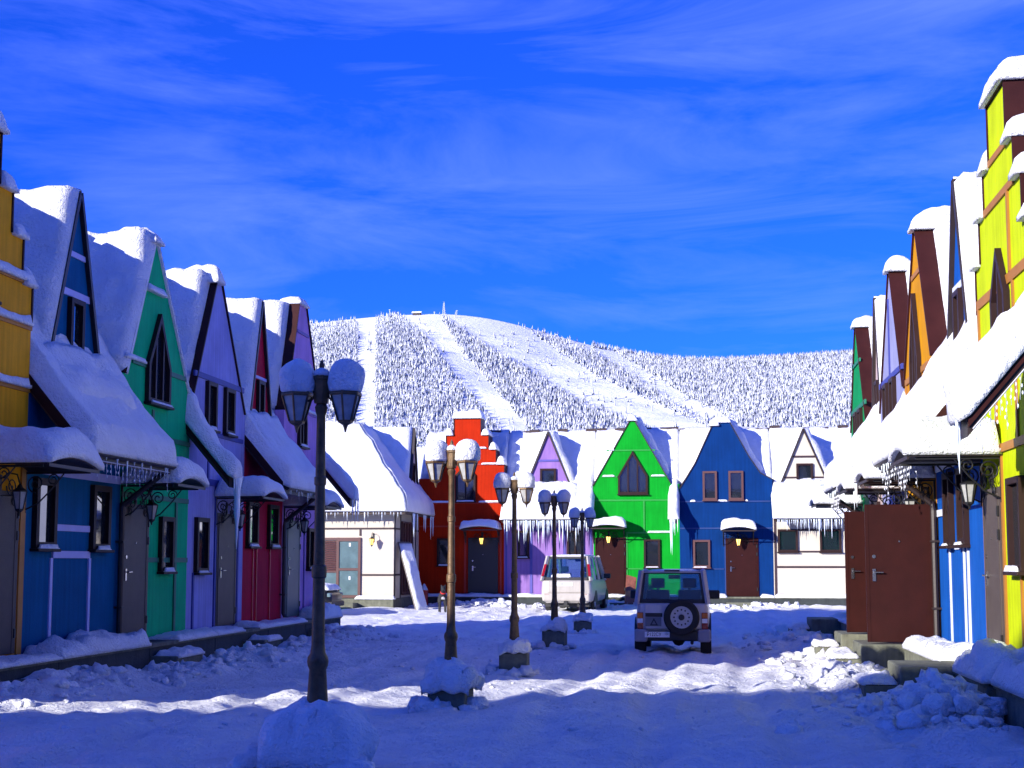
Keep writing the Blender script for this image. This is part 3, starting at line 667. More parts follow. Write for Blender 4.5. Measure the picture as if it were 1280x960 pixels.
# ------------------------------------------------------------------ far row
XA = -10.42
RED = paint('scarlet_paint', (0.4048, 0.0194, 0.0026)); REDT = mat('deep_red_trim', (0.34, 0.012, 0.003), rough=0.6)
h = stepped_house('F', XA, 3.26, 'bright red stepped-gable house with black door', RED, 1.86, [(0.5, 7.0), (0.80, 6.4), (1.08, 5.85), (1.40, 5.28)], PROF_FAR, seed=131.0)
plinth(h, 3.26, T=0.06, seed=34); door_closed(h, 1.96, 2.98, 0.36, 2.46, DOORK); canopy(h, 1.76, 3.14, 2.80, 0.9, T=0.25, seed=35, lit=True)
steps(h, 2.0, 3.0, seed=36); window(h, 0.72, 1.32, 1.48, 2.5); window(h, 1.42, 2.18, 3.88, 5.1, 'cham', mull=(0.5,))
battens(h, [(0.02, 3.24, 2.92, 2.98), (0.02, 3.24, 3.80, 3.87), (1.75, 1.83, 0.36, 2.8), (3.1, 3.17, 0.36, 2.8), (0.5, 3.2, 5.25, 5.30)], REDT)
for z, a, b in ((3.87, 0.4, 1.3), (3.87, 2.3, 3.2), (5.30, 0.6, 1.2), (5.30, 2.4, 3.0), (5.9, 2.2, 2.6)): cap(a, b, -0.05, 0.0, z, 0.05, 0.04, h, step=0.05, seed=z+a)

XA = -7.16
LIL = paint('lilac_paint', (0.2640, 0.1496, 0.4048)); LILT = mat('violet_trim', (0.07, 0.06, 0.30), rough=0.6)
h = eave_house('F', XA, 3.35, 'lilac house with snowy dormer between red and green houses', LIL, PROF_FAR, 1.66, 1.42, seed=141.0, n_ice=64, ice=(0.12, 0.95, 0.25), T=0.24)
plinth(h, 3.35, T=0.06, seed=37); window(h, 0.52, 0.95, 1.78, 2.78); window(h, 2.36, 2.98, 1.78, 2.78, mull=(0.5,))
battens(h, [(0.97, 1.07, 0.36, 3.2), (2.22, 2.32, 0.36, 3.2), (1.07, 2.22, 2.78, 2.88), (0.05, 0.12, 0.36, 3.2), (3.22, 3.29, 0.36, 3.2)], LILT)
window(h, 1.35, 1.95, 4.38, 5.1, y=0.12); battens(h, [(1.1, 1.35, 4.55, 4.63), (1.95, 2.2, 4.55, 4.63), (1.25, 2.05, 5.36, 5.44)], LILT, y=0.12)

XA = -3.81
KEL = paint('kelly_paint', (0.0026, 0.2904, 0.0176)); KELT = mat('deep_green_trim', (0.003, 0.24, 0.018), rough=0.6)
OK_ = [(0.0, 4.42), (1.46, 6.97), (2.86, 4.48)]
h = gable_house('F', XA, 3.17, 'vivid green gabled house with brown door and pointed attic window', KEL, OK_, PROF_FAR, 0.05, 0.24, seed=151.0, vmat=BROWND)
plinth(h, 3.17, T=0.06, seed=38); door_closed(h, 0.12, 1.14, 0.36, 2.45, DOORB); steps(h, 0.1, 1.15, seed=39); canopy(h, -0.06, 1.2, 2.84, 0.9, T=0.27, seed=40, lit=True)
window(h, 1.85, 2.45, 1.42, 2.45); window(h, 0.92, 2.02, 4.12, 5.72, 'point', mull=(0.34, 0.66), snow=False)
battens(h, [(1.2, 3.0, 2.66, 2.72), (0.02, 3.0, 3.86, 3.92), (1.84, 1.90, 2.72, 3.86), (1.2, 1.26, 0.36, 2.66), (0.3, 0.9, 4.74, 4.80), (2.1, 2.75, 4.74, 4.80), (1.2, 3.1, 1.34, 1.39), (0.5, 2.3, 5.72, 5.77)], KELT)
for z, a, b in ((4.80, 0.35, 0.8), (4.80, 2.15, 2.65), (5.77, 0.6, 0.8), (2.72, 2.0, 2.9)): cap(a, b, -0.045, 0.0, z, 0.04, 0.03, h, step=0.05, seed=z+a)
valley_eave(h, 2.82, 3.12, PROF_FAR, seed=41, big=1.4)

XA = -0.64
COB = paint('cobalt_paint', (0.0018, 0.0299, 0.1408)); COBT = mat('deep_cobalt_trim', (0.003, 0.026, 0.14), rough=0.6)
OB = [(0.03, 4.30), (0.60, 5.22), (1.30, 6.74), (1.86, 6.74), (2.55, 5.45), (2.95, 4.85), (3.44, 4.58)]
h = gable_house('F', XA, 3.38, 'cobalt blue gabled house with flared gable and two upper windows', COB, OB, PROF_FAR, 0.07, 0.24, seed=161.0, vmat=BROWND)
cap(1.24, 1.92, -0.07, 0.6, 6.76, 0.20, 0.15, h, seed=6.6)
plinth(h, 3.38, T=0.06, seed=42, snow=((0, 0.5), (0.85, 1))); door_closed(h, 1.72, 2.78, 0.36, 2.42, DOORB); steps(h, 1.7, 2.85, seed=43, snow=False); canopy(h, 1.52, 2.72, 2.74, 0.9, T=0.29, seed=44, lit=True)
WFR = mat('brown_window_frame', (0.09, 0.035, 0.03), rough=0.5)
window(h, 0.48, 1.10, 1.42, 2.42, frame=WFR); window(h, 0.86, 1.38, 3.88, 4.94, frame=WFR, snow=False); window(h, 1.80, 2.34, 3.88, 4.94, frame=WFR, snow=False)
battens(h, [(0.02, 3.36, 2.82, 2.87), (0.02, 3.36, 3.80, 3.85), (1.62, 1.68, 0.36, 2.7), (0.02, 1.6, 1.34, 1.38)], COBT)
for z, a, b in ((3.85, 0.4, 0.6), (3.85, 1.4, 1.75), (3.85, 2.4, 2.5)): cap(a, b, -0.045, 0.0, z, 0.05, 0.03, h, step=0.04, seed=z+a)
icicle_row(h, 0.3, 1.2, -0.06, 5.5, 0)

XA = 2.74
CREAM = mat('cream_paint', (0.5280, 0.4752, 0.3872), rough=0.75, var=0.08, vscale=1.2, bump=0.25, bscale=38, spec=0.06, bdist=0.012); DKT = mat('dark_brown_trim', (0.03, 0.012, 0.016), rough=0.6)
h = eave_house('F', XA, 3.3, 'cream white house with dark timber battens and dormer beside the cobalt house', CREAM, PROF_FAR, 1.16, 1.45, seed=171.0, n_ice=50, ice=(0.1, 0.7, 0.2), T=0.24)
plinth(h, 3.3, T=0.06, seed=45); window(h, 0.16, 0.88, 1.98, 2.8, snow=False); window(h, 1.66, 2.42, 1.98, 2.8, snow=False)
battens(h, [(0.03, 0.11, 0.36, 3.2), (0.88, 1.66, 2.74, 2.82), (0.88, 1.66, 1.96, 2.02), (0.12, 3.2, 1.40, 1.47), (2.6, 2.66, 0.36, 3.2)], DKT)
window(h, 0.88, 1.48, 4.40, 5.2, y=0.12); battens(h, [(0.4, 0.88, 4.66, 4.72), (1.48, 1.9, 4.66, 4.72), (0.66, 1.66, 5.42, 5.49)], DKT, y=0.12)
CREAMH = h
# corner house
h = empty('corner_house', (-14.6, 46.2, 0)); tag(h, 'cream white corner house with hipped snowy roof and glazed brown door', 'house')
w, d = 4.2, 4.25
MB().box(0, w, 0, d, 0.3, 3.62).build('wall', CREAM, h)
MB().box(-0.05, w+0.05, -0.22, d-0.02, -0.4, 0.36).build('plinth', CONC, h, bevel=0.02)
e = 0.5; ez = 3.40; rz = 6.35; ry = 1.75; hx = w+e-(ry+e)
V = [(-3, -e, ez), (w+e, -e, ez), (w+e, d+0.3, ez), (hx, ry, rz), (-3, ry, rz), (hx, d+0.3, rz), (-3, ry+2.4, ez), (hx-2.4, ry+2.4, ez), (hx-2.4, d+0.3, ez)]
b = MB(); b.add(V, [(0, 1, 3, 4), (1, 2, 5, 3), (4, 3, 7, 6), (3, 5, 8, 7)]); b.add([(x, y, z-0.14) for x, y, z in V], [(4, 3, 1, 0), (3, 5, 2, 1)])
b.box(-3, w+e, -e-0.01, -e+0.03, ez-0.16, ez+0.02); b.box(w+e-0.03, w+e+0.01, -e+0.03, d+0.2, ez-0.16, ez+0.02); rf = b.build('roof', TILE, h)
def plane_rows(p0, p1, q0, q1, k, m):
    out = []
    for i in range(k+1):
        a = Vector(p0).lerp(Vector(p1), i/k); c = Vector(q0).lerp(Vector(q1), i/k); out.append([a.lerp(c, j/m) for j in range(m+1)])
    return out
snow_grid(plane_rows((-3, -e-0.1, ez-0.05), (w+e+0.1, -e-0.1, ez-0.05), (-3, ry, rz), (hx, ry, rz), 60, 30), 0.42, 0.30, (0, 0, 1.2, 0.1), 8, 0.3, 181.0).build('snow_cover', SNOW, h, smooth=True)
snow_grid(plane_rows((w+e+0.1, -e-0.1, ez-0.05), (w+e+0.1, d+0.3, ez-0.05), (hx, ry, rz), (hx, d+0.3, rz), 45, 30), 0.42, 0.30, (0, 0.1, 1.2, 0.1), 8, 0.3, 181.0).build('snow_cover', SNOW, h, smooth=True)
# dormer looking across the court
dm = MB().prism_x([(2.55, 4.1), (3.95, 4.1), (3.25, 6.50)], hx-1.5, w-0.02).build('dormer', CREAM, h)
for sg in (-1, 1): MB().prism_x([(3.25+sg*0.8, 3.95), (3.25, 6.58), (3.25, 6.50), (3.25+sg*0.76, 3.95)], hx-1.5, w+0.06).build('dormer_verge', BROWND, dm)
for sg in (-1, 1): snow_grid(plane_rows((hx-1.6, 3.25+sg*0.85, 4.0), (w-0.05, 3.25+sg*0.85, 4.0), (hx-1.6, 3.25, 6.62), (w-0.05, 3.25, 6.62), 24, 24), 0.16, 0.15, (0.3, 1, 1, 0.1), 0.3, 0.3, 183.0+sg).build('snow_cover', SNOW, h, smooth=True)
for i in range(14):
    MB().tube([(-2.9+i*0.36, ry, rz+0.10), (-2.9+i*0.36+0.37, ry, rz+0.11)], 0.10, 8).build('ridge_tile', TILE, rf)
o = window(h, 2.85, 3.3, 4.35, 5.25, snow=False); o.location = (w-0.02, 0, 0); o.rotation_euler = (0, 0, math.pi/2)
battens(h, [(0.0, w, 2.74, 2.80), (3.06, w, 1.14, 1.20), (2.98, 3.04, 2.52, 2.74)], DKT)
for (a, b_, z0, z1) in ((0, d, 2.74, 2.80), (0, d, 1.14, 1.20), (0.10, 0.17, 0.36, 3.5), (1.0, 1.06, 0.36, 3.5), (2.95, 3.03, 0.36, 3.5), (3.6, 3.66, 0.36, 3.5)):
    MB().box(w-0.01, w+0.024+a*0.0008, a, b_, z0, z1).build('batten', DKT, h)
for a in (1.1, 1.55, 2.0, 2.45):
    o = window(h, a, a+0.44, 0.5, 3.05, snow=False, frame=WFR, fr=0.06, glass=mat('dark_red_shutter', (0.05, 0.012, 0.016), rough=0.5)); o.location = (w, 0, 0); o.rotation_euler = (0, 0, math.pi/2)
# glazed door unit: louvred side panel and door with two panes
u = MB(); u.box(1.55, 1.63, -0.06, 0.01, 0.38, 2.46); u.box(2.18, 2.27, -0.06, 0.01, 0.38, 2.46); u.box(2.95, 3.04, -0.06, 0.01, 0.38, 2.46); u.box(1.63, 2.18, -0.058, 0.01, 2.37, 2.455); u.box(2.27, 2.95, -0.058, 0.01, 2.33, 2.455); u.box(2.27, 2.95, -0.058, 0.01, 0.385, 0.47); u.box(2.27, 2.95, -0.058, 0.01, 1.32, 1.40); u.box(1.63, 2.18, -0.058, 0.01, 0.385, 0.45); u.box(1.63, 2.18, -0.058, 0.01, 1.25, 1.30)
un = u.build('glazed_door', WFR, h)
PALEG = mat('frosted_glass', (0.10, 0.16, 0.17), rough=0.12, var=0.25, vscale=3, ior=1.9)
for a in ((2.275, 2.945, 0.475, 1.315), (2.275, 2.945, 1.405, 2.325), (1.635, 2.175, 0.455, 1.245)):
    MB().box(a[0], a[1], -0.03, -0.02, a[2], a[3]).build('pane', PALEG, un)
for i in range(17): MB().prism_x([(-0.05, 1.31+i*0.062), (-0.02, 1.35+i*0.062), (-0.012, 1.345+i*0.062), (-0.042, 1.305+i*0.062)], 1.632, 2.178).build('slat', WFR, un)
for z in (2.15, 1.0): MB().box(2.62, 2.68, -0.034, -0.031, z, z+0.12).build('paper_notice', PLATE, un)
wall_lantern(h, 3.48, 2.30, True, 0.9, False)
MB().box(1.6, 3.0, -0.85, -0.22, -0.3, 0.22).build('step', CONC, h, bevel=0.02); MB().box(1.7, 2.9, -1.2, -0.84, -0.3, 0.09).build('step', CONC, h, bevel=0.02)
cap(2.9, w+0.1, -0.27, -0.02, 0.365, 0.1, 0.1, h, seed=8.8)
icicle_row(h, 0.6, w+0.4, -e-0.12, ez-0.10, 34, 0.05, 0.35, 0.15)
for i in range(16): icicle(h, w+e+0.1, random.uniform(0, d), ez-0.1, random.uniform(0.2, 0.9), 0.05)

# ------------------------------------------------------------------ ground
def hsh(ix, iy, s):
    h_ = (ix.astype(np.int64)*374761393+iy.astype(np.int64)*668265263+int(s)*974634721) & 0x7fffffff
    h_ = (h_ ^ (h_ >> 13))*1274126177 & 0x7fffffff
    return ((h_ ^ (h_ >> 16)) & 0xffff)/65535.0
def vnoise(x, y, s=0):
    ix, iy = np.floor(x), np.floor(y); fx, fy = x-ix, y-iy; fx = fx*fx*(3-2*fx); fy = fy*fy*(3-2*fy)
    a = hsh(ix, iy, s); b = hsh(ix+1, iy, s); c = hsh(ix, iy+1, s); d = hsh(ix+1, iy+1, s)
    return (a+(b-a)*fx)*(1-fy)+(c+(d-c)*fx)*fy-0.5
def fbm(x, y, sc, octs=4, s=0):
    r = 0; a = 1.0
    for k in range(octs): r = r+a*vnoise(x*sc, y*sc, s+k*17); sc *= 2.07; a *= 0.5
    return r
def ss(a, b, x): t = np.clip((x-a)/(b-a), 0, 1); return t*t*(3-2*t)
def ground_z(x, y):
    x = np.asarray(x, float); y = np.asarray(y, float)
    z = -0.10*ss(11, 22, y)+0.10*ss(38, 47, y)
    near = ss(-16, -10, x)*(1-ss(4, 10, x))*ss(-4, 2, y)*(1-ss(52, 60, y))
    lump = fbm(x, y, 0.55, 5, 3)*0.12+fbm(x, y, 3.2, 3, 9)*0.05+np.abs(fbm(x, y, 1.7, 3, 91))*0.06+np.abs(fbm(x, y, 5.0, 2, 95))*0.05
    foot = np.maximum(0, vnoise(x*2.6, y*2.6, 40)-0.18)*-0.16
    wob = fbm(y, x*0, 0.12, 2, 77)*0.5
    tr = 0
    for c in (-1.55, -0.45, 0.75, 1.75, -5.2, -4.1):
        dx = np.abs(x-c-wob); tr = tr-0.045*np.exp(-(dx/0.17)**2)+0.03*np.exp(-((dx-0.3)/0.14)**2)
    mid = 1-ss(1.9, 2.6, x)
    z = z+near*(lump+foot*0.8+tr*mid*ss(-7, -6, x))
    bl = np.exp(-((x+7.6)/0.55)**2)*(ss(13, 15, y)*(1-ss(31.5, 33, y))); br = np.exp(-((x-2.15)/0.65)**2)*(ss(9, 11, y)*(1-ss(33, 34, y)))
    bf = np.exp(-((y-49.5)/0.6)**2)*(ss(-10, -9, x)*(1-ss(4, 6, x)))
    bm = 0.55+1.2*fbm(x, y, 1.3, 3, 21)
    z = z+bl*0.20*bm+br*0.16*bm+bf*0.12*bm+np.abs(fbm(x, y, 4.5, 3, 30))*(bl+br)*0.16
    return z
def spread(lo, hi, step, far):
    mid = list(np.arange(lo, hi+1e-6, step)); a = []; s_ = step; p = lo
    while p > -far: s_ *= 1.28; p -= s_; a.append(p)
    b = []; s_ = step; p = mid[-1]
    while p < far: s_ *= 1.28; p += s_; b.append(p)
    return a[::-1], mid, b
xa, xm, xb = spread(-9.5, 4.2, 0.075, 6000); gx = np.array(xa+xm+xb)
ya, ym, _ = spread(5.0, 20.0, 0.07, 3000); _, yn, yb = spread(20.12, 50.6, 0.12, 8000); gy = np.array(ya+list(ym)+list(yn)+yb)
GX, GY = np.meshgrid(gx, gy); GZ = ground_z(GX, GY)
nx, ny = len(gx), len(gy)
me = bpy.data.meshes.new('ground'); me.vertices.add(nx*ny)
me.vertices.foreach_set('co', np.stack([GX, GY, GZ], -1).astype(np.float32).ravel())
ii = (np.arange(ny-1)[:, None]*nx+np.arange(nx-1)[None, :]).ravel()
lp = np.stack([ii, ii+1, ii+nx+1, ii+nx], -1).astype(np.int32)
me.loops.add(lp.size); me.loops.foreach_set('vertex_index', lp.ravel()); me.polygons.add(len(lp))
me.polygons.foreach_set('loop_start', (np.arange(len(lp))*4).astype(np.int32)); me.polygons.foreach_set('use_smooth', np.ones(len(lp), bool))
me.materials.append(GSNOW); me.update(); me.validate()
go = bpy.data.objects.new('ground', me); COL.objects.link(go); go['kind'] = 'structure'
def gz(x, y): return float(ground_z(x, y))

# broken lumps of snow along the kerbs
ico = bmesh.new(); bmesh.ops.create_icosphere(ico, subdivisions=2, radius=1.0)
IV = np.array([v.co[:] for v in ico.verts]); IF = [tuple(v.index for v in f.verts) for f in ico.faces]; ico.free()
def chunks(name, spots, seed, mt=SNOW):
    b = MB(); rg = random.Random(seed)
    for (x, y, z, s_) in spots:
        sx, sy, sz = s_*rg.uniform(0.7, 1.4), s_*rg.uniform(0.7, 1.4), s_*rg.uniform(0.5, 1.0); o = rg.uniform(0, 50)
        k = [1+0.55*mnoise.noise((v[0]*1.5+o, v[1]*1.5, v[2]*1.5))+0.42*mnoise.noise((v[0]*3.6+o, v[1]*3.6, v[2]*3.6)) for v in IV]
        b.add([(x+v[0]*sx*q, y+v[1]*sy*q, z+v[2]*sz*q) for v, q in zip(IV, k)], IF)
    return b.build(name, mt, smooth=True)
sp = []
for i in range(420):
    x = random.gauss(-7.65, 0.45); y = random.uniform(14, 31.5); s_ = random.choice((0.03, 0.04, 0.05, 0.07, 0.10)); sp.append((x, y, gz(x, y)+s_*0.1, s_))
for i in range(420):
    x = random.gauss(2.05, 0.5); y = random.uniform(13, 32); s_ = random.choice((0.03, 0.04, 0.05, 0.07, 0.11)); x = min(x, 2.9); sp.append((x, y, gz(x, y)+s_*0.1, s_))
for i in range(260):
    x = random.uniform(-10, 3.5); y = random.gauss(49.3, 0.5); s_ = random.choice((0.05, 0.07, 0.10, 0.14)); y = min(y, 49.9); sp.append((x, y, gz(x, y)+s_*0.1, s_))
for i in range(160):
    x = random.uniform(-7, 1.8); y = random.uniform(11, 30); s_ = random.choice((0.015, 0.02, 0.03, 0.04)); sp.append((x, y, gz(x, y)+s_*0.1, s_))
tag(chunks('snow_chunks', sp, 3), 'broken lumps of snow scattered along the house fronts', 'snow', kind='stuff')
# shovelled heap in front of the lime house
sp = []
for i in range(90):
    a = random.random()*6.3; rr = min(0.75, abs(random.gauss(0, 0.42))); x = 2.45+rr*math.cos(a)*1.0; y = 14.6+rr*math.sin(a)*1.25; s_ = random.uniform(0.05, 0.17); sp.append((x, y, 0.05+max(0, 0.30-rr*0.42)+s_*0.1, s_))
sp += [(2.45, 14.6, 0.0, 0.42), (2.6, 15.0, 0.0, 0.34), (2.3, 14.2, 0.0, 0.30)]
tag(chunks('snow_heap', sp, 5), 'lumpy shovelled snow heap in front of the lime house plinth', 'snow heap', kind='stuff')
b = MB(); b.add([(0, 0, 0), (0.42, 0.03, 0), (0.40, 0.30, 0), (0.02, 0.28, 0), (0.02, 0.02, 0.17), (0.38, 0.04, 0.21), (0.36, 0.26, 0.26), (0.05, 0.25, 0.15)], [(3,2,1,0),(4,5,6,7),(0,1,5,4),(1,2,6,5),(2,3,7,6),(3,0,4,7)])
o = b.build('concrete_block', CONC, bevel=0.02, loc=(2.10, 18.4, gz(2.2, 18.4)-0.03)); tag(o, 'broken concrete block lying in the snow by the doorsteps', 'block')

# ------------------------------------------------------------------ street lamps
def bumpy(o, amp, sc, seed):
    for v in o.data.vertices:
        p = v.co; k = 1+amp*mnoise.noise((p.x*sc+seed, p.y*sc, p.z*sc)); v.co = Vector((p.x*k, p.y*k, p.z*(1+amp*0.5*mnoise.noise((p.x*sc, p.y*sc+seed, 3)))))
def lamp(loc, label, seed, bury=0.0):
    L = empty('street_lamp', loc); tag(L, label, 'street lamp', 'double lantern street lamps along the court')
    MB().box(-0.215, 0.215, -0.215, 0.215, -0.15, 0.30).build('pedestal', CONC, L, bevel=0.02)
    pr = [(0.088,0.34),(0.088,0.42),(0.078,0.50),(0.062,0.74),(0.074,0.77),(0.078,0.80),(0.074,0.83),(0.056,0.86),(0.048,0.92),(0.044,1.40),(0.054,1.41),(0.056,1.45),(0.054,1.49),(0.042,1.50),(0.036,2.08),(0.044,2.09),(0.045,2.14),(0.036,2.15),(0.032,2.60),(0.040,2.62),(0.048,2.66),(0.034,2.69)]
    pole = MB().lathe(pr, 16).build('pole', BRONZE, L, smooth=True)
    hub = MB(); hub.lathe([(0.052,2.69),(0.056,2.71),(0.056,2.86),(0.066,2.87),(0.066,2.89),(0.03,2.92),(0.012,2.94),(0.02,2.96),(0.02,2.98),(0.004,3.02)], 8); hub.build('hub', BRONZE, L)
    for sg in (-1, 1):
        a = MB()
        a.tube([(sg*0.05, 0, 2.83), (sg*0.10, 0, 2.87), (sg*0.17, 0, 2.86), (sg*0.185, 0, 2.79)], 0.012, 6)
        a.tube(spiral(sg*0.095, 2.76, 0.05, 1.5, math.pi/2, -sg, 'xz', 0, 16), 0.009, 5); a.tube(spiral(sg*0.075, 2.845, 0.03, 1.3, 0, sg, 'xz', 0, 12), 0.008, 5)
        a.build('arm', BRONZE, L)
        c = (sg*0.185, 0, 0)
        f = MB(); f.lathe([(0.120, 2.745), (0.124, 2.755), (0.120, 2.775), (0.05, 2.80)], 6, c); f.lathe([(0.006, 2.475), (0.012, 2.50), (0.020, 2.525), (0.056, 2.545), (0.060, 2.562)], 6, c)
        for k in range(6):
            t = 2*math.pi*(k+0.5)/6; f.tube([(c[0]+0.114*math.cos(t), 0.114*math.sin(t), 2.75), (c[0]+0.058*math.cos(t), 0.058*math.sin(t), 2.558)], 0.008, 4)
        ln = f.build('lantern', BRONZE, L)
        MB().lathe([(0.052, 2.562), (0.106, 2.746)], 6, c).build('glass', LGLASS, ln)
        s_ = MB().lathe([(0.118, 0), (0.134, 0.02), (0.139, 0.07), (0.136, 0.13), (0.122, 0.18), (0.092, 0.22), (0.05, 0.243), (0.008, 0.25)], 14).build('snow_cap', SNOW, L, smooth=True)
        s_.location = (c[0], 0, 2.772); bumpy(s_, 0.18, 9, seed+sg)
    s2 = MB().lathe([(0.05, 0), (0.066, 0.02), (0.055, 0.05), (0.02, 0.07), (0.004, 0.075)], 10).build('snow_cap', SNOW, L, smooth=True); s2.location = (0, 0, 2.885)
    rs = random.Random(seed)
    n = 22; rows = []
    for i in range(n+1):
        rows.append([])
        for j in range(n+1):
            u, v = (i/n-0.5)*2, (j/n-0.5)*2; q = max(abs(u), abs(v)); w_ = 0.235+0.16*bury+(0.04+0.10*bury)*mnoise.noise((u*1.6+seed, v*1.6, seed)); inn = 0.215/w_
            rows[-1].append(Vector((u*w_, v*w_, 0.30+0.17*math.exp(-(u*u+v*v)*1.5)+0.05*mnoise.noise((u*2.2+seed*2, v*2.2, 1))-bury*0.34*max(0.0, q-inn*0.9)/(1-inn*0.9))))
    snow_grid(rows, 0.09, 0.12, (1, 1, 1, 1), 0.2, 1.3, seed*3.1, 0.03, 2.6).build('snow_mound', SNOW, L, smooth=True)
    skirt = []
    for i in range(26+int(40*bury)):
        a = rs.random()*6.28; rr = rs.uniform(0.20, 0.40+0.12*bury); skirt.append((rr*math.cos(a), rr*math.sin(a), rs.uniform(-0.05, 0.03+0.06*bury), rs.uniform(0.04, 0.11+0.05*bury)))
    k = chunks('fallen_snow', skirt, seed); k.parent = L
    return L
for i, (Y, lab) in enumerate(((9.74, 'bronze double-lantern street lamp, last of the line leading away from the white minivan'), (15.16, 'bronze double-lantern street lamp third from the white minivan'),
                             (20.51, 'bronze double-lantern street lamp, middle one of the five, standing on a bare sunlit pedestal'),
                             (26.35, 'bronze double-lantern street lamp next to the lamp that stands by the minivan'), (32.84, 'bronze double-lantern street lamp closest to the white minivan'))):
    l = lamp((-2.75, Y, gz(-2.75, Y)+0.02), lab, 2.0+i*1.37, (0.7, 0.3, 0.0, 0.0, 0.0)[i])
    if i: l.rotation_euler = (0, 0, R((-4, 3, -3, 5)[i-1]))

# ------------------------------------------------------------------ vehicles (local: +y forward, origin on the ground under the rear bumper)
def auto_glass():
    if 'auto_glass' in MATS: return MATS['auto_glass']
    m = bpy.data.materials.new('auto_glass'); m.use_nodes = True; t = m.node_tree; t.nodes.clear()
    o = t.nodes.new('ShaderNodeOutputMaterial'); a = t.nodes.new('ShaderNodeBsdfTransparent'); a.inputs[0].default_value = (0.70, 0.88, 0.90, 1)
    g = t.nodes.new('ShaderNodeBsdfGlossy'); g.inputs['Roughness'].default_value = 0.04; g.inputs['Color'].default_value = (0.8, 0.85, 0.9, 1)
    f = t.nodes.new('ShaderNodeLayerWeight'); f.inputs[0].default_value = 0.25
    q = t.nodes.new('ShaderNodeMapRange'); q.inputs['To Min'].default_value = 0.06; q.inputs['To Max'].default_value = 0.75; t.links.new(f.outputs['Facing'], q.inputs['Value'])
    x = t.nodes.new('ShaderNodeMixShader'); t.links.new(q.outputs[0], x.inputs[0]); t.links.new(a.outputs[0], x.inputs[1]); t.links.new(g.outputs[0], x.inputs[2]); t.links.new(x.outputs[0], o.inputs[0])
    MATS['auto_glass'] = m; return m
AG = auto_glass()
def carpaint(name, col): return mat(name, col, rough=0.32, metal=0.15, var=0.10, vscale=5, spec=0.5, streak=0.10)
def quad_slab(pts, t):
    p = [Vector(q) for q in pts]; n = (p[1]-p[0]).cross(p[3]-p[0]).normalized()*t
    b = MB(); b.add([*p, *[q-n for q in p]], [(0,1,2,3),(7,6,5,4),(0,4,5,1),(1,5,6,2),(2,6,7,3),(3,7,4,0)]); return b
def wheel(parent, x, y, r, w, rimm):
    sg = 1 if x > 0 else -1
    t = MB().lathe([(r*0.60, -w*0.2), (r*0.60, -w/2), (r*0.93, -w/2), (r, -w*0.36), (r, w*0.36), (r*0.93, w/2), (r*0.60, w/2), (r*0.60, w*0.2)], 24, axis='x').build('wheel', RUBBER, parent, smooth=False); t.location = (x, y, r)
    b = MB(); b.lathe([(r*0.62, -0.02), (r*0.62, 0.0), (r*0.54, 0.012), (r*0.50, -0.01), (r*0.2, 0.01), (r*0.16, 0.02), (0.004, 0.022)], 20, axis='x')
    rm = b.build('rim', rimm, t, smooth=False); rm.location = (sg*w*0.44, 0, 0); rm.rotation_euler = (0, 0, 0 if sg > 0 else math.pi)
    return t
def lettering(txt, size, mt, parent, loc, rot, name='lettering', sx=1.0):
    c = bpy.data.curves.new(name, 'FONT'); c.body = txt; c.size = size; c.align_x = 'CENTER'; c.align_y = 'CENTER'; c.extrude = 0.001
    t = bpy.data.objects.new(name, c); COL.objects.link(t); bpy.context.view_layer.update()
    m = bpy.data.meshes.new_from_object(t); COL.objects.unlink(t); bpy.data.objects.remove(t)
    o = bpy.data.objects.new(name, m); m.materials.clear(); m.materials.append(mt); COL.objects.link(o); o.parent = parent; o.location = loc; o.rotation_euler = rot; o.scale = (sx, 1, 1); return o
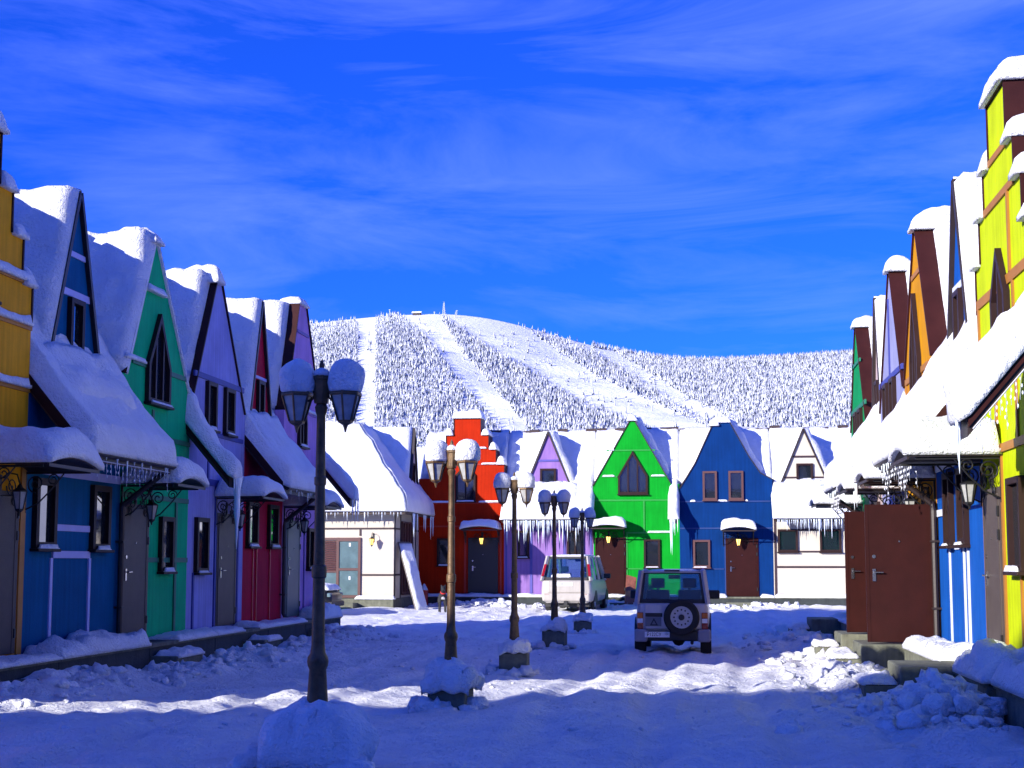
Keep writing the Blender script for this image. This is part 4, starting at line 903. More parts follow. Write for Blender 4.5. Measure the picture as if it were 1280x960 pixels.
def car(name, label, cat, loc, rz, P):
    c = empty(name, loc, rz); tag(c, label, cat)
    pm = P['paint']
    # lower body: lofted stations (y, half width, bottom, top)
    st = P['st']; b = MB(); ring = []
    for (y, hw, zb, zt) in st:
        half = [(0, zb), (hw*0.80, zb), (hw*0.97, zb+0.10), (hw, zb+(zt-zb)*0.35), (hw, zb+(zt-zb)*0.62), (hw*0.975, zb+(zt-zb)*0.9), (hw*0.93, zt), (hw*0.5, zt+0.012), (0, zt+0.015)]
        pts = half+[(-x, z) for x, z in half[-2:0:-1]]; ring.append([(x, y, z) for x, z in pts])
    n = len(ring[0])
    for rg in ring: b.v += rg
    for i in range(len(ring)-1):
        for j in range(n): q = (j+1) % n; b.f.append((i*n+j, i*n+q, (i+1)*n+q, (i+1)*n+j)[::-1]); b.m.append(0)
    b.f.append(tuple(range(n))); b.m.append(0); o = (len(ring)-1)*n; b.f.append(tuple(range(o+n-1, o-1, -1))); b.m.append(0)
    body = b.build('body', pm, c, smooth=True, bevel=0.02)
    # cabin: hollow, with pillars, roof and panes
    (yr, yf, hb, zb), (yr2, yf2, hr, zr) = P['belt'], P['roof']
    B = {k: Vector(v) for k, v in {'rl': (-hb, yr, zb), 'rr': (hb, yr, zb), 'fl': (-hb+0.03, yf, zb), 'fr': (hb-0.03, yf, zb)}.items()}
    T = {k: Vector(v) for k, v in {'rl': (-hr, yr2, zr), 'rr': (hr, yr2, zr), 'fl': (-hr, yf2, zr), 'fr': (hr, yf2, zr)}.items()}
    for k in B: MB().tube([B[k]-(T[k]-B[k])*0.03, T[k]], P.get('pil', 0.055), 4).build('pillar', pm, c)
    for t in P['mid']:
        for s_ in 'lr': MB().tube([B['r'+s_].lerp(B['f'+s_], t), T['r'+s_].lerp(T['f'+s_], min(1, t*1.05))], 0.045, 4).build('pillar', pm, c)
    rb = MB(); m_ = 6; rows = []
    for i in range(m_+1):
        rows.append([])
        for j in range(m_+1):
            u, v = i/m_, j/m_; a = T['rl'].lerp(T['rr'], u); q = T['fl'].lerp(T['fr'], u); w_ = a.lerp(q, v)
            rows[-1].append(Vector((w_.x*1.05, w_.y+(v-0.5)*0.06, w_.z+0.045*(1-(2*u-1)**4)*(1-0.6*(2*v-1)**4)-0.02)))
    for rr in rows: rb.v += [tuple(q) for q in rr]
    k = (m_+1)**2
    for rr in rows: rb.v += [(q.x, q.y, zr-0.04) for q in rr]
    for i in range(m_):
        for j in range(m_):
            a0 = i*(m_+1)+j; f = (a0, a0+m_+1, a0+m_+2, a0+1); rb.f.append(f); rb.m.append(0); rb.f.append(tuple(k+q for q in f[::-1])); rb.m.append(0)
    for i in range(m_):
        for a0, a1 in ((i, i+1), (m_*(m_+1)+i+1, m_*(m_+1)+i), ((i+1)*(m_+1), i*(m_+1)), (i*(m_+1)+m_, (i+1)*(m_+1)+m_)): rb.f.append((a0, a1, k+a1, k+a0)); rb.m.append(0)
    rb.build('roof_panel', pm, c, smooth=False, bevel=0.015)
    if P.get('rack'): cap(-hr*0.9, hr*0.9, yr2+0.05, yf2-0.05, zr+0.01, 0.05, 0.2, c, seed=9.1)
    def pane(nm, q, off=0.0): quad_slab(q, 0.006).build(nm, AG, c)
    i_ = lambda a, bb, t: a.lerp(bb, t)
    pane('rear_window', [B['rl'], B['rr'], T['rr'], T['rl']]); pane('windscreen', [B['fr'], B['fl'], T['fl'], T['fr']])
    for s_ in 'lr':
        q = [B['r'+s_], B['f'+s_], T['f'+s_], T['r'+s_]]; pane('side_window', q if s_ == 'r' else q[::-1])
    # rubber surround of the rear window
    fr = MB(); rl, rr_, tr, tl = B['rl'], B['rr'], T['rr'], T['rl']; off = Vector((0, -0.022, 0))
    for a0, a1, a2, a3 in ((rl, rr_, i_(rr_, tr, 0.12), i_(rl, tl, 0.12)), (i_(rl, tl, 0.90), i_(rr_, tr, 0.90), tr, tl), (rl, i_(rl, rr_, 0.07), i_(tl, tr, 0.07), tl), (i_(rl, rr_, 0.93), rr_, tr, i_(tl, tr, 0.93))):
        s0 = quad_slab([a0+off, a1+off, a2+off, a3+off], 0.012); fr.add(s0.v, s0.f)
    fr.build('window_surround', PLASTIC, c)
    # seats and dashboard
    for sx in (-0.5, 0.5):
        s_ = MB(); x = sx*hb*0.95; yy = P['seat']; s_.box(x-0.22, x+0.22, yy, yy+0.14, zb-0.35, zb+0.22); s_.box(x-0.13, x+0.13, yy+0.01, yy+0.10, zb+0.25, zb+0.44); s_.box(x-0.03, x+0.03, yy+0.03, yy+0.07, zb+0.2, zb+0.27); s_.build('seat', PLASTIC, c, bevel=0.03)
    MB().box(-hb*0.9, hb*0.9, yf-0.35, yf-0.02, zb-0.02, zb+0.06).build('dashboard', PLASTIC, c, bevel=0.03)
    MB().box(-0.11, 0.11, yf2-0.12, yf2-0.09, zr-0.17, zr-0.09).build('rear_view_mirror', PLASTIC, c)
    for x in (-1, 1):
        for y in P['axles']: wheel(c, x*P['track'], y, P['wr'], P['ww'], P['rim'])
        mr = MB(); mr.box(x*hb+(0.0 if x > 0 else -0.24), x*hb+(0.24 if x > 0 else 0.0), yf-0.42, yf-0.30, zb+0.03, zb+0.20); mr.build('wing_mirror', PLASTIC, c, bevel=0.03)
    # dark wheel arches and underbody
    for x in (-1, 1):
        for y in P['axles']:
            r = P['wr']*1.22; hw = P['archw']; b = MB(); pts = [(r*math.cos(math.pi*k/12), r*math.sin(math.pi*k/12)) for k in range(13)]
            poly = [(y+a, P['wr']+z) for a, z in pts]; b.prism_x(poly, min(x*hw, x*(hw-0.25)), max(x*hw, x*(hw-0.25))); b.build('wheel_arch', PLASTIC, c)
    MB().box(-P['track'], P['track'], 0.25, st[-1][0]-0.3, st[2][2]-0.10, st[2][2]+0.05).build('underbody', BLACK, c)
    return c
SILV = carpaint('silver_paint', (0.50, 0.48, 0.50)); PEARL = carpaint('pearl_white_paint', (0.4400, 0.4048, 0.3520)); NOIR = carpaint('black_car_paint', (0.012, 0.012, 0.016))
gy0 = 25.2
suv = car('off_road_car', 'small silver off-road car with spare wheel on its tailgate, parked on the snow', 'car', (-0.47, gy0, gz(-0.47, gy0+0.6)-0.02), R(-0.5), dict(
    paint=SILV, st=[(0.02, 0.60, 0.46, 0.94), (0.06, 0.655, 0.42, 0.97), (0.5, 0.675, 0.40, 0.98), (2.1, 0.675, 0.40, 0.98), (2.4, 0.665, 0.40, 0.96), (3.2, 0.63, 0.42, 0.90), (3.34, 0.56, 0.46, 0.82)],
    belt=(0.06, 2.32, 0.635, 0.97), roof=(0.13, 1.75, 0.555, 1.56), mid=(0.30, 0.62), seat=1.15, track=0.60, axles=(0.52, 2.75), wr=0.315, ww=0.18, rim=ALLOY, archw=0.70, pil=0.06))
tl = MB().box(-0.64, -0.53, -0.015, 0.06, 0.50, 0.80).build('tail_lamp', TAIL, suv, bevel=0.01); MB().box(-0.635, -0.535, -0.02, 0.0, 0.70, 0.79).build('indicator', AMBL, tl); MB().box(-0.635, -0.535, -0.02, 0.0, 0.61, 0.69).build('reversing_lamp', PLATE, tl)
tl = MB().box(0.53, 0.64, -0.015, 0.06, 0.50, 0.80).build('tail_lamp', TAIL, suv, bevel=0.01); MB().box(0.535, 0.635, -0.02, 0.0, 0.70, 0.79).build('indicator', AMBL, tl); MB().box(0.535, 0.635, -0.02, 0.0, 0.61, 0.69).build('reversing_lamp', PLATE, tl)
MB().box(-0.50, 0.50, -0.012, 0.04, 0.50, 0.955).build('tailgate', SILV, suv, bevel=0.012)
MB().box(-0.49, -0.18, -0.02, -0.01, 0.72, 0.79).build('badge_panel', PLASTIC, suv)
MB().box(-0.49, -0.20, -0.018, -0.01, 0.55, 0.715).build('plate_recess', mat('grey_plastic', (0.16, 0.16, 0.18), rough=0.5), suv)
tri = MB(); tri.prism([(-0.41, 0.565), (-0.26, 0.565), (-0.335, 0.70)], -0.0215, -0.0185); tr_ = tri.build('warning_sticker', INK, suv)
MB().prism([(-0.375, 0.585), (-0.295, 0.585), (-0.335, 0.655)], -0.0235, -0.0205).build('sticker_centre', mat('grey_plastic', (0.16, 0.16, 0.18)), tr_)
bp = MB(); bp.box(-0.45, 0.45, -0.10, 0.05, 0.30, 0.47); bumper = bp.build('bumper', PLASTIC, suv, bevel=0.02)
for x in (-1, 1): MB().box(min(x*0.45, x*0.69), max(x*0.45, x*0.69), -0.095, 0.12, 0.27, 0.50).build('bumper_corner', mat('grey_bumper', (0.26, 0.26, 0.30), rough=0.5), bumper, bevel=0.04)
pl = MB().box(-0.50, -0.05, -0.113, -0.101, 0.355, 0.455).build('number_plate', PLATE, suv)
lettering('Р122СУ', 0.092, INK, pl, (-0.33, -0.1145, 0.405), (math.pi/2, 0, 0), sx=0.82); lettering('154', 0.06, INK, pl, (-0.105, -0.1145, 0.415), (math.pi/2, 0, 0), sx=0.8)
# spare wheel
sw = MB().lathe([(0.19, -0.10), (0.19, -0.19), (0.30, -0.19), (0.325, -0.16), (0.325, -0.06), (0.30, -0.02), (0.05, -0.015)], 30, (0.17, 0, 0.72), axis='y').build('spare_wheel', RUBBER, suv, smooth=False)
rm = MB(); rm.lathe([(0.20, -0.17), (0.20, -0.195), (0.185, -0.195), (0.17, -0.15), (0.07, -0.165), (0.06, -0.185), (0.004, -0.187)], 26, (0.17, 0, 0.72), axis='y'); rim_ = rm.build('rim', ALLOY, sw)
for k in range(12):
    a = 2*math.pi*k/12; MB().lathe([(0.017, -0.172), (0.017, -0.158)], 8, (0.17+0.135*math.cos(a), 0, 0.72+0.135*math.sin(a)), axis='y').build('rim_hole', INK, rim_)
MB().lathe([(0.055, -0.20), (0.055, -0.18)], 12, (0.17, 0, 0.72), axis='y').build('rim_centre', PLASTIC, rim_)
wp = MB(); wp.tube([(0.02, -0.03, 0.96), (-0.10, -0.04, 0.99), (-0.36, -0.035, 1.05)], 0.012, 5); wp.build('wiper', PLASTIC, suv)
MB().box(-0.14, 0.14, 0.075, 0.13, 1.545, 1.575).build('brake_lamp', PLASTIC, suv)
for x in (-0.60, 0.60): MB().box(x-0.10, x+0.10, 0.18, 0.20, 0.06, 0.30).build('mud_flap', RUBBER, suv)
MB().tube([(0.35, -0.02, 0.25), (0.35, 0.5, 0.27)], 0.03, 8).build('exhaust_pipe', BLACK, suv)
ax = MB(); ax.tube([(-0.55, 0.52, 0.30), (0.55, 0.52, 0.30)], 0.045, 8); ax.lathe([(0.02, -0.1), (0.12, -0.06), (0.12, 0.06), (0.02, 0.1)], 10, (0.1, 0.52, 0.29), axis='y'); ax.build('rear_axle', BLACK, suv)

van = car('minivan', 'white minivan parked in front of the lilac and green houses', 'van', (-4.25, 44.3, gz(-4.25, 45)-0.02), R(-4), dict(
    paint=PEARL, st=[(0.02, 0.76, 0.34, 0.98), (0.08, 0.82, 0.28, 1.02), (0.6, 0.845, 0.26, 1.03), (3.2, 0.845, 0.26, 1.02), (3.6, 0.83, 0.26, 0.98), (4.3, 0.76, 0.28, 0.80), (4.5, 0.62, 0.34, 0.68)],
    belt=(0.08, 3.55, 0.80, 1.02), roof=(0.40, 2.75, 0.66, 1.80), mid=(0.30, 0.60), seat=2.0, track=0.72, axles=(0.95, 3.65), wr=0.31, ww=0.2, rim=ALLOY, archw=0.85, pil=0.07, rack=True))
for x in (-1, 1):
    q = [(x*0.815, 0.06, 1.14), (x*0.735, 0.055, 1.14), (x*0.665, 0.25, 1.52), (x*0.745, 0.255, 1.52)]; q = q if x < 0 else q[::-1]
    t_ = quad_slab(q, -0.05).build('tail_lamp', TAIL, van)
    MB().box(min(x*0.55, x*0.70), max(x*0.55, x*0.70), -0.03, 0.04, 0.52, 0.57).build('reflector', TAIL, van)
MB().box(-0.78, 0.78, -0.035, 0.10, 0.34, 0.60).build('bumper', PEARL, van, bevel=0.05)
MB().box(-0.60, 0.60, -0.015, 0.05, 0.62, 1.0).build('tailgate', PEARL, van, bevel=0.03)
pl = MB().box(-0.30, 0.22, -0.03, -0.018, 0.84, 0.955).build('number_plate', PLATE, van); lettering('К080КО', 0.10, INK, pl, (-0.09, -0.0315, 0.897), (math.pi/2, 0, 0), sx=0.85); lettering('70', 0.07, INK, pl, (0.16, -0.0315, 0.905), (math.pi/2, 0, 0), sx=0.85)
cap(-0.5, 0.15, 0.09, 0.16, 1.14, 0.10, 0.05, van, 'snow_patch', 0.04, seed=2.2)
MB().tube([(0.4, -0.02, 0.24), (0.4, 0.4, 0.26)], 0.03, 8).build('exhaust_pipe', BLACK, van); MB().box(-0.06, 0.06, -0.10, 0.1, 0.22, 0.34).build('tow_bar', BLACK, van)

blk = car('black_car', 'black car with snow on its bonnet, nose showing past the mauve house', 'car', (-15.2, 41.6, gz(-15, 41.6)), R(-90), dict(
    paint=NOIR, st=[(0.02, 0.70, 0.36, 0.92), (0.08, 0.80, 0.28, 0.96), (0.6, 0.83, 0.25, 0.96), (2.6, 0.83, 0.25, 0.95), (3.0, 0.82, 0.25, 0.92), (3.85, 0.76, 0.27, 0.80), (4.05, 0.62, 0.32, 0.66)],
    belt=(0.35, 2.95, 0.78, 0.95), roof=(0.85, 2.15, 0.58, 1.45), mid=(0.5,), seat=1.8, track=0.70, axles=(0.8, 3.25), wr=0.31, ww=0.2, rim=ALLOY, archw=0.84))
snow_grid([[Vector((-0.72+1.44*i/14, 3.0+0.98*j/12, 0.95-0.12*j/12)) for j in range(13)] for i in range(15)], 0.13, 0.2, (1, 1, 0.4, 1), 0.3, 0.3, 7.7).build('snow_cap', SNOW, blk, smooth=True)
for x in (-1, 1): MB().box(x*0.62-0.12, x*0.62+0.12, 3.92, 4.03, 0.60, 0.72).build('headlamp', PALEG, blk, bevel=0.02)
MB().box(-0.70, 0.70, 3.9, 4.10, 0.30, 0.46).build('bumper', PLASTIC, blk, bevel=0.04)

# ------------------------------------------------------------------ dog, bin, plank, panel, string lights
def dog_mat():
    m = mat('black_fur', (0.010, 0.009, 0.010), rough=0.75, var=0.3, vscale=20, bump=0.4, bscale=70)
    m = m.copy(); m.name = 'black_fur_white_chest'; t = m.node_tree; b = t.nodes['Principled BSDF']
    src = b.inputs['Base Color'].links[0].from_socket; co = t.nodes.new('ShaderNodeTexCoord')
    ds = t.nodes.new('ShaderNodeVectorMath'); ds.operation = 'DISTANCE'; ds.inputs[1].default_value = (0, -0.36, 0.44); t.links.new(co.outputs['Object'], ds.inputs[0])
    rg = t.nodes.new('ShaderNodeMapRange'); rg.inputs['From Min'].default_value = 0.075; rg.inputs['From Max'].default_value = 0.095; rg.inputs['To Min'].default_value = 1; rg.inputs['To Max'].default_value = 0; t.links.new(ds.outputs['Value'], rg.inputs['Value'])
    mx = t.nodes.new('ShaderNodeMix'); mx.data_type = 'RGBA'; mx.inputs[7].default_value = (0.6, 0.58, 0.55, 1); t.links.new(rg.outputs[0], mx.inputs[0]); t.links.new(src, mx.inputs[6]); t.links.new(mx.outputs[2], b.inputs['Base Color'])
    return m
def make_dog(loc, rz):
    V = [(0,0.30,0.56,.11),(0,0.10,0.55,.115),(0,-0.14,0.54,.13),(0,-0.28,0.58,.11),(0,-0.36,0.70,.075),(0,-0.42,0.78,.085),(0,-0.50,0.765,.055),(0,-0.57,0.745,.036),
         (-.085,-0.24,0.44,.055),(-.09,-0.22,0.27,.034),(-.09,-0.24,0.09,.026),(-.09,-0.28,0.025,.030),
         (.085,-0.24,0.44,.055),(.09,-0.22,0.27,.034),(.09,-0.24,0.09,.026),(.09,-0.28,0.025,.030),
         (-.085,0.30,0.45,.075),(-.095,0.24,0.32,.05),(-.095,0.36,0.20,.028),(-.095,0.34,0.07,.024),(-.095,0.30,0.025,.028),
         (.085,0.30,0.45,.075),(.095,0.24,0.32,.05),(.095,0.36,0.20,.028),(.095,0.34,0.07,.024),(.095,0.30,0.025,.028),
         (0,0.42,0.60,.03),(0,0.54,0.54,.022),(0,0.60,0.42,.012),
         (-.055,-0.40,0.86,.028),(-.07,-0.41,0.91,.010),(.055,-0.40,0.86,.028),(.07,-0.41,0.91,.010)]
    Ed = [(0,1),(1,2),(2,3),(3,4),(4,5),(5,6),(6,7),(2,8),(8,9),(9,10),(10,11),(2,12),(12,13),(13,14),(14,15),(0,16),(16,17),(17,18),(18,19),(19,20),(0,21),(21,22),(22,23),(23,24),(24,25),(0,26),(26,27),(27,28),(5,29),(29,30),(5,31),(31,32)]
    me = bpy.data.meshes.new('dog'); me.from_pydata([v[:3] for v in V], Ed, []); o = bpy.data.objects.new('dog', me); COL.objects.link(o)
    sk = o.modifiers.new('skin', 'SKIN'); sk.use_smooth_shade = True
    if not me.skin_vertices:
        bm = bmesh.new(); bm.from_mesh(me); bm.verts.layers.skin.verify(); bm.to_mesh(me); bm.free()
    for i, v in enumerate(V): d = me.skin_vertices[0].data[i]; d.radius = (v[3], v[3]); d.use_root = (i == 1)
    ssf = o.modifiers.new('sub', 'SUBSURF'); ssf.levels = 1; ssf.render_levels = 2
    dg = bpy.context.evaluated_depsgraph_get(); m2 = bpy.data.meshes.new_from_object(o.evaluated_get(dg)); o.modifiers.clear(); o.data = m2
    m2.materials.clear(); m2.materials.append(dog_mat()); o.location = loc; o.rotation_euler = (0, 0, rz)
    tag(o, 'black dog with white chest standing on the snow in front of the red house', 'dog')
    cl_ = MB().lathe([(0.088, -0.02), (0.095, -0.012), (0.095, 0.012), (0.088, 0.02)], 14).build('collar', mat('red_webbing', (0.5, 0.01, 0.01), rough=0.6), o); cl_.location = (0, -0.335, 0.665); cl_.rotation_euler = (R(35), 0, 0)
    for x in (-0.035, 0.035): MB().lathe([(0.002, -0.011), (0.01, -0.004), (0.01, 0.004), (0.002, 0.011)], 8, (x, -0.482, 0.80), axis='y').build('eye', GLASS, o)
    return o
p = on_y(553, 770, 43.6); make_dog((p.x, 43.6, gz(p.x, 43.6)-0.01), R(14))
p = on_y(530, 760, 49.2); zz = gz(p.x, 49.2)
bn = MB().lathe([(0.13, 0), (0.15, 0.02), (0.15, 0.10), (0.14, 0.12), (0.14, 0.50), (0.155, 0.53), (0.155, 0.57), (0.13, 0.59), (0.05, 0.60)], 16).build('red_bin', mat('red_enamel', (0.42, 0.012, 0.012), rough=0.4), loc=(p.x, 49.2, zz-0.03)); tag(bn, 'small round red bin with a peak of snow beside the red house', 'bin')
s_ = MB().lathe([(0.15, 0), (0.14, 0.04), (0.09, 0.12), (0.045, 0.20), (0.01, 0.24)], 12).build('snow_cap', SNOW, bn, smooth=True); s_.location = (0, 0, 0.57); bumpy(s_, 0.2, 7, 3)
# snowy board leaning on the corner house
A = Vector((-9.45, 45.6, gz(-9.4, 45.6)-0.05)); Bt = Vector((-10.33, 46.6, 2.32)); wv = Vector((0.16, 0.30, 0)).normalized()*0.62; dn = (Bt-A).cross(wv).normalized()
if dn.z < 0: dn = -dn
pk = quad_slab([A, A+wv, Bt+wv, Bt], 0.05)
pk = pk.build('leaning_board', mat('grey_wood', (0.16, 0.14, 0.12), rough=0.8, var=0.3, vscale=9)); tag(pk, 'snow-covered board leaning against the cream corner house', 'board')
rows = [[(A+(Bt-A)*(0.0+0.97*i/30)+wv*(0.02+0.96*j/8)+dn*0.01) for j in range(9)] for i in range(31)]
snow_grid(rows, 0.10, 0.12, (0.4, 1, 1, 1), 0.2, 0.8, 14.0).build('snow_cap', SNOW, pk, smooth=True)
# brown board by the green door
pb = quad_slab([(-2.62, 49.35, 0.0), (-2.28, 49.5, 0.0), (-2.2, 49.85, 1.05), (-2.55, 49.8, 1.15)], 0.05).build('wooden_panel', mat('red_brown_wood', (0.22, 0.07, 0.04), rough=0.6, var=0.35, vscale=12)); tag(pb, 'reddish brown wooden panel leaning by the green house door', 'panel')
# icicle light strings on the right-hand eaves
WIRE = mat('white_wire', (0.55, 0.55, 0.6), rough=0.5); BULB = mat('clear_bulb', (0.75, 0.78, 0.85), rough=0.2)
def light_string(pts, label, n, dl=0.35, seed=1):
    rg = random.Random(seed); P_ = [Vector(q) for q in sub(pts, 0.1)]; b = MB(); b.tube(P_, 0.008, 4)
    o = b.build('string_lights', WIRE); tag(o, label, 'string lights'); w = MB(); bl = MB()
    for i in range(n):
        t = (i+0.5)/n*(len(P_)-1); k = int(t); a = P_[k].lerp(P_[min(k+1, len(P_)-1)], t-k); L = dl*rg.uniform(0.35, 1.0)
        w.tube([a, a+Vector((rg.uniform(-.02, .02), 0.01, -L))], 0.0035, 3)
        for q in range(int(L/0.075)):
            c = a+Vector((rg.uniform(-.015, .015), rg.uniform(-.015, .015), -0.05-q*0.075)); bl.lathe([(0.003, -0.02), (0.008, -0.008), (0.008, 0.008), (0.003, 0.02)], 5, tuple(c))
    w.build('drop_wires', WIRE, o)['kind'] = 'stuff'; q = bl.build('bulbs', BULB, o); q['kind'] = 'stuff'
light_string([(2.85, 14.56, 2.98), (3.58, 14.56, 3.82)], 'white icicle light string along the short rake beside the lime house', 14, 0.45, 1)
light_string([(2.80, 17.95, 2.97), (2.80, 21.15, 2.97)], 'white icicle light string under the royal blue house gutter', 18, 0.42, 2)
light_string([(2.80, 27.5, 2.97), (2.80, 29.3, 2.97)], 'white icicle light string under the blush white house gutter', 16, 0.38, 3)
light_string([(-8.0, 17.2, 2.97), (-8.0, 19.9, 2.97)], 'white icicle light string under the navy house gutter', 20, 0.30, 4)

# ------------------------------------------------------------------ invented building behind the viewer, added so its roof shades the foreground
sh = empty('shade_building', (0, -13, 0)); tag(sh, 'long unseen building behind the viewer, added to shade the foreground', 'building')
MB().box(-31.7, 13, -2.7, 2.7, -0.4, 7.5).build('wall', paint('sand_paint', (0.45, 0.36, 0.24)), sh)
V = [(-32.2, -3.2, 7.4), (14, -3.2, 7.4), (14, 3.2, 7.4), (-32.2, 3.2, 7.4), (-28, 0, 13.5), (10, 0, 13.5)]
MB().add(V, [(0, 1, 5, 4), (1, 2, 5), (2, 3, 4, 5), (3, 0, 4), (3, 2, 1, 0)]).build('roof', SNOW, sh)
for i in range(13):
    for z in (1.0, 3.3, 5.6):
        o = window(sh, -22+i*3.1, -20.6+i*3.1, z, z+1.5, mull=(0.5,), snow=False); o.rotation_euler = (0, 0, math.pi); o.location = (-9.3, 2.7, 0)

# ------------------------------------------------------------------ mountain with ski runs and snowy forest
SKY = [(-600, 560), (-200, 520), (100, 470), (250, 432), (330, 415), (390, 404), (430, 400), (480, 395), (520, 393), (555, 392), (600, 396), (640, 404), (680, 415), (720, 427), (760, 437), (800, 445), (850, 451), (900, 452), (940, 450), (1000, 447), (1060, 443), (1150, 436), (1300, 440), (1700, 470), (2200, 540)]
YR = 2600.0
rx = []; rzv = []
for px, py in SKY: q = on_y(px, py, YR); rx.append(q.x); rzv.append(q.z)
def mtn_z(x, y):
    x = np.asarray(x, float); y = np.asarray(y, float)
    rd = np.interp(x, rx, rzv); k = np.array([0.05, 0.25, 0.4, 0.25, 0.05])
    rd = sum(kk*np.interp(x+dx, rx, rzv) for kk, dx in zip(k, (-60, -25, 0, 25, 60)))
    t = np.clip((y-1150)/(YR-1150), 0, 1); prof = 0.80*t+0.20*np.sin(t*math.pi/2)
    z = rd*prof
    z = z+fbm(x, y, 1/260., 4, 55)*34*t*(1-t)*2.2+fbm(x, y, 1/60., 3, 58)*5*t*(1-t**4)
    bk = np.clip((y-YR)/1500, 0, 1); z = z*(1-0.5*bk)-60*bk
    return z-6*(1-t)
mx_ = np.linspace(-1700, 1500, 261); my_ = np.concatenate([np.linspace(1130, 2600, 150), np.linspace(2615, 4100, 24)])
MX, MY = np.meshgrid(mx_, my_); MZ = mtn_z(MX, MY); nx, ny = len(mx_), len(my_)
def grid_mesh(name, X, Y, Z, mt):
    ny, nx = X.shape; me = bpy.data.meshes.new(name); me.vertices.add(nx*ny); me.vertices.foreach_set('co', np.stack([X, Y, Z], -1).astype(np.float32).ravel())
    ii = (np.arange(ny-1)[:, None]*nx+np.arange(nx-1)[None, :]).ravel(); lp = np.stack([ii, ii+1, ii+nx+1, ii+nx], -1).astype(np.int32)
    me.loops.add(lp.size); me.loops.foreach_set('vertex_index', lp.ravel()); me.polygons.add(len(lp)); me.polygons.foreach_set('loop_start', (np.arange(len(lp))*4).astype(np.int32)); me.polygons.foreach_set('use_smooth', np.ones(len(lp), bool))
    me.materials.append(mt); me.update(); me.validate(); o = bpy.data.objects.new(name, me); COL.objects.link(o); return o
MSNOW = mat('mountain_snow', (0.80, 0.82, 0.86), rough=0.6, var=0.06, vscale=0.02, bump=0.6, bscale=0.12, obj=False, spec=0.1, bdist=4.0)
mo = grid_mesh('mountain', MX, MY, MZ, MSNOW); mo['kind'] = 'structure'
fv = np.array([-math.sin(YAW)*math.cos(PITCH), math.cos(YAW)*math.cos(PITCH), math.sin(PITCH)]); rv = np.array([math.cos(YAW), math.sin(YAW), 0]); uv = np.cross(rv, fv)
def project(P):
    d = P-np.array([0, 0, EYE]); k = d@fv; return 640+FPX*(d@rv)/k, CY-FPX*(d@uv)/k
def inside(px, py, poly):
    c = np.zeros(len(px), bool); n = len(poly)
    for i in range(n):
        x0, y0 = poly[i]; x1, y1 = poly[(i+1) % n]
        cond = ((y0 > py) != (y1 > py)); xx = (x1-x0)*(py-y0)/((y1-y0) if y1 != y0 else 1e-9)+x0; c ^= cond & (px < xx)
    return c
RUNS = [[(448, 396), (470, 396), (468, 545), (445, 545)],
        [(500, 392), (548, 392), (577, 440), (604, 470), (668, 545), (628, 545), (582, 485), (552, 448), (530, 420)],
        [(548, 390), (600, 394), (650, 408), (700, 440), (745, 470), (800, 496), (880, 532), (900, 548), (838, 548), (785, 527), (725, 505), (690, 482), (640, 452), (592, 424)],
        [(735, 433), (768, 440), (812, 466), (852, 492), (912, 524), (890, 527), (842, 505), (792, 472), (752, 448)]]
NT = 150000
tx = RNG.uniform(-1300, 1200, NT); ty = 1400+(YR+10-1400)*RNG.random(NT)**0.8
tz = mtn_z(tx, ty); px, py = project(np.stack([tx, ty, tz], -1))
keep = (px > 120) & (px < 1420) & (py < 560)
for i, rn in enumerate(RUNS):
    m_ = inside(px, py, rn); keep &= ~(m_ & (RNG.random(NT) > (0.01, 0.012, 0.02, 0.03)[i]))
dens = 0.95+1.1*fbm(tx, ty, 1/170., 3, 71)
top = np.clip((py-np.interp(px, [s[0] for s in SKY], [s[1] for s in SKY]))/26, 0, 1)
dens = dens*np.where(px < 740, 0.04+0.96*top**1.3, 1.0)*np.where((px > 930) & (py > 458) & (py < 492), 0.45, 1.0)
lowc = 0.55+0.45*np.clip((ty-1400)/600, 0, 1)
keep &= RNG.random(NT) < np.clip(dens*1.25, 0.02, 1)
tx, ty, tz = tx[keep], ty[keep], tz[keep]; nt_ = len(tx)
def tree_tpl(seed):
    rg = random.Random(seed); v = []; f = []; m = []
    tiers = [(0.0, 0.40, 0.17), (0.24, 0.66, 0.125), (0.48, 1.0, 0.085)]
    for z0, z1, r in tiers:
        o = len(v); n = 6
        for k in range(n):
            a = 2*math.pi*k/n+rg.uniform(-.3, .3); rr = r*rg.uniform(0.6, 1.3); v.append((rr*math.cos(a), rr*math.sin(a), z0+rg.uniform(-.03, .05)))
        v.append((rg.uniform(-.02, .02), rg.uniform(-.02, .02), z1))
        for k in range(n): f.append((o+k, o+(k+1) % n, o+n)); m.append(1 if rg.random() < 0.33 else 0)  # random dark faces paint bare needles plus shadow sides and gaps
    return np.array(v), np.array(f), np.array(m)
TPL = [tree_tpl(k) for k in range(6)]
VV, FF, MM = [], [], []; off = 0
hh = RNG.uniform(8, 15, nt_)*(0.75+0.25*RNG.random(nt_)); rot = RNG.uniform(0, 6.28, nt_); kind = RNG.integers(0, 6, nt_)
for i in range(nt_):
    v, f, m = TPL[kind[i]]; c, s_ = math.cos(rot[i]), math.sin(rot[i]); H = hh[i]
    VV.append(np.stack([tx[i]+(v[:, 0]*c-v[:, 1]*s_)*H, ty[i]+(v[:, 0]*s_+v[:, 1]*c)*H, tz[i]-0.5+v[:, 2]*H], -1)); FF.append(f+off); MM.append(m); off += len(v)
VV = np.concatenate(VV); FF = np.concatenate(FF).astype(np.int32); MM = np.concatenate(MM).astype(np.int32)
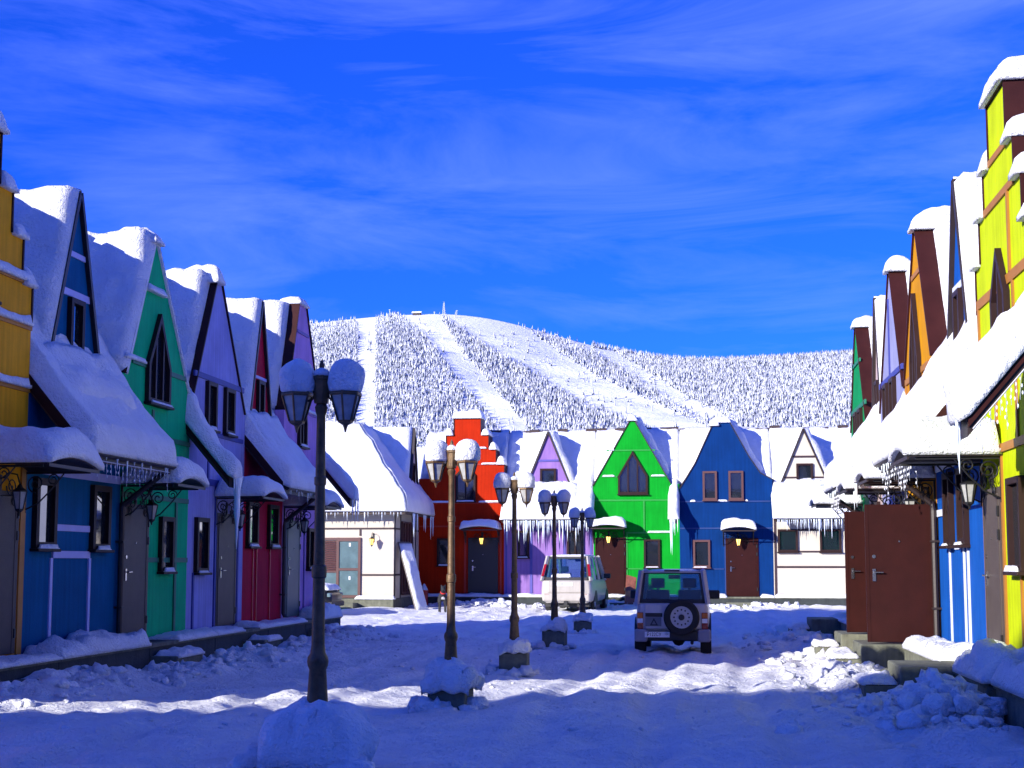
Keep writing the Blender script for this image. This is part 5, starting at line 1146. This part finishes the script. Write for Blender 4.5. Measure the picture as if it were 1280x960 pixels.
me = bpy.data.meshes.new('snowy_forest'); me.vertices.add(len(VV)); me.vertices.foreach_set('co', VV.astype(np.float32).ravel()); me.loops.add(FF.size); me.loops.foreach_set('vertex_index', FF.ravel()); me.polygons.add(len(FF)); me.polygons.foreach_set('loop_start', (np.arange(len(FF))*3).astype(np.int32))
me.materials.append(mat('snowy_needles', (0.62, 0.64, 0.68), rough=0.8, var=0.4, vscale=0.25, obj=False, spec=0.1)); me.materials.append(mat('dark_needles_and_shade', (0.05, 0.07, 0.09), rough=0.9, var=0.3, vscale=0.2, obj=False, spec=0.1))
me.polygons.foreach_set('material_index', MM); me.update(); me.validate()
fo = bpy.data.objects.new('snowy_forest', me); COL.objects.link(fo); tag(fo, 'snow-laden conifer forest covering the mountain between the ski runs', 'forest', kind='stuff')
# summit mast, hut, poles
def on_mtn(px, py):
    best = None
    d = ray(px, py)
    for Y in np.linspace(1300, YR, 400):
        p = Vector((0, 0, EYE))+d*(Y/d.y)
        if p.z <= float(mtn_z(p.x, Y)): return p
    p = Vector((0, 0, EYE))+d*(YR/d.y); return Vector((p.x, YR, float(mtn_z(p.x, YR))))
STEELW = mat('frosted_steel', (0.55, 0.57, 0.62), rough=0.6)
p = on_mtn(555, 391); tw = empty('lattice_mast', (p.x, p.y, p.z-2)); tag(tw, 'tall frosted lattice mast on the mountain summit', 'mast')
b = MB()
for a, c in ((-1, -1), (1, -1), (1, 1), (-1, 1)): b.tube([(a*2.4, c*2.4, 0), (a*0.7, c*0.7, 24)], 0.5, 4)
for k in range(6):
    z = k*4; r0, r1 = 2.4-1.7*k/6, 2.4-1.7*(k+1)/6
    for s0, s1 in (((-1, -1), (1, -1)), ((1, -1), (1, 1)), ((1, 1), (-1, 1)), ((-1, 1), (-1, -1))): b.tube([(s0[0]*r0, s0[1]*r0, z), (s1[0]*r1, s1[1]*r1, z+4)], 0.3, 4)
b.build('frame', STEELW, tw); MB().tube([(0, 0, 23), (0, 0, 27)], 0.4, 5).build('antenna', STEELW, tw)
p = on_mtn(521, 394); hu = empty('summit_hut', (p.x, p.y, p.z)); tag(hu, 'small dark hut with snowy roof on the mountain summit', 'hut')
MB().box(-8, 8, -4, 4, -2, 4).build('wall', BROWND, hu); MB().prism_x([(-6, 3.6), (0, 7.5), (6, 3.6)], -9.5, 9.5).build('roof', SNOW, hu)
for px_, hgt, lab in ((487, 13, 'left of the hut'), (497, 7, 'close by the hut'), (571, 10, 'right beside the lattice mast'), (543, 7, 'between hut and lattice mast')):
    p = on_mtn(px_, 394); pp = MB().tube([(0, 0, -2), (0, 0, hgt)], 0.55, 6).tube([(-1.8, 0, hgt-1), (1.8, 0, hgt-1)], 0.35, 5).build('lift_pylon', STEELW, loc=(p.x, p.y, p.z)); tag(pp, f'thin frosted ski lift pylon on the summit ridge, {lab}', 'pylon', 'ski lift pylons')
for px_, py_, lab in ((700, 428, 'upper right part of the bare run'), (786, 512, 'foot of the bare run above the green gable'), (660, 470, 'lower left edge of the bare run'), (612, 436, 'bare slope just below the lattice mast'), (740, 482, 'middle of the wide bare run')):
    p = on_mtn(px_, py_); pp = MB().tube([(0, 0, -2), (0, 0, 9)], 0.45, 6).tube([(-2, 0, 8.5), (2, 0, 8.5)], 0.35, 5).build('lift_pylon', STEELW, loc=(p.x, p.y, p.z)); tag(pp, f'thin ski lift pylon on the {lab}', 'pylon', 'ski lift pylons')
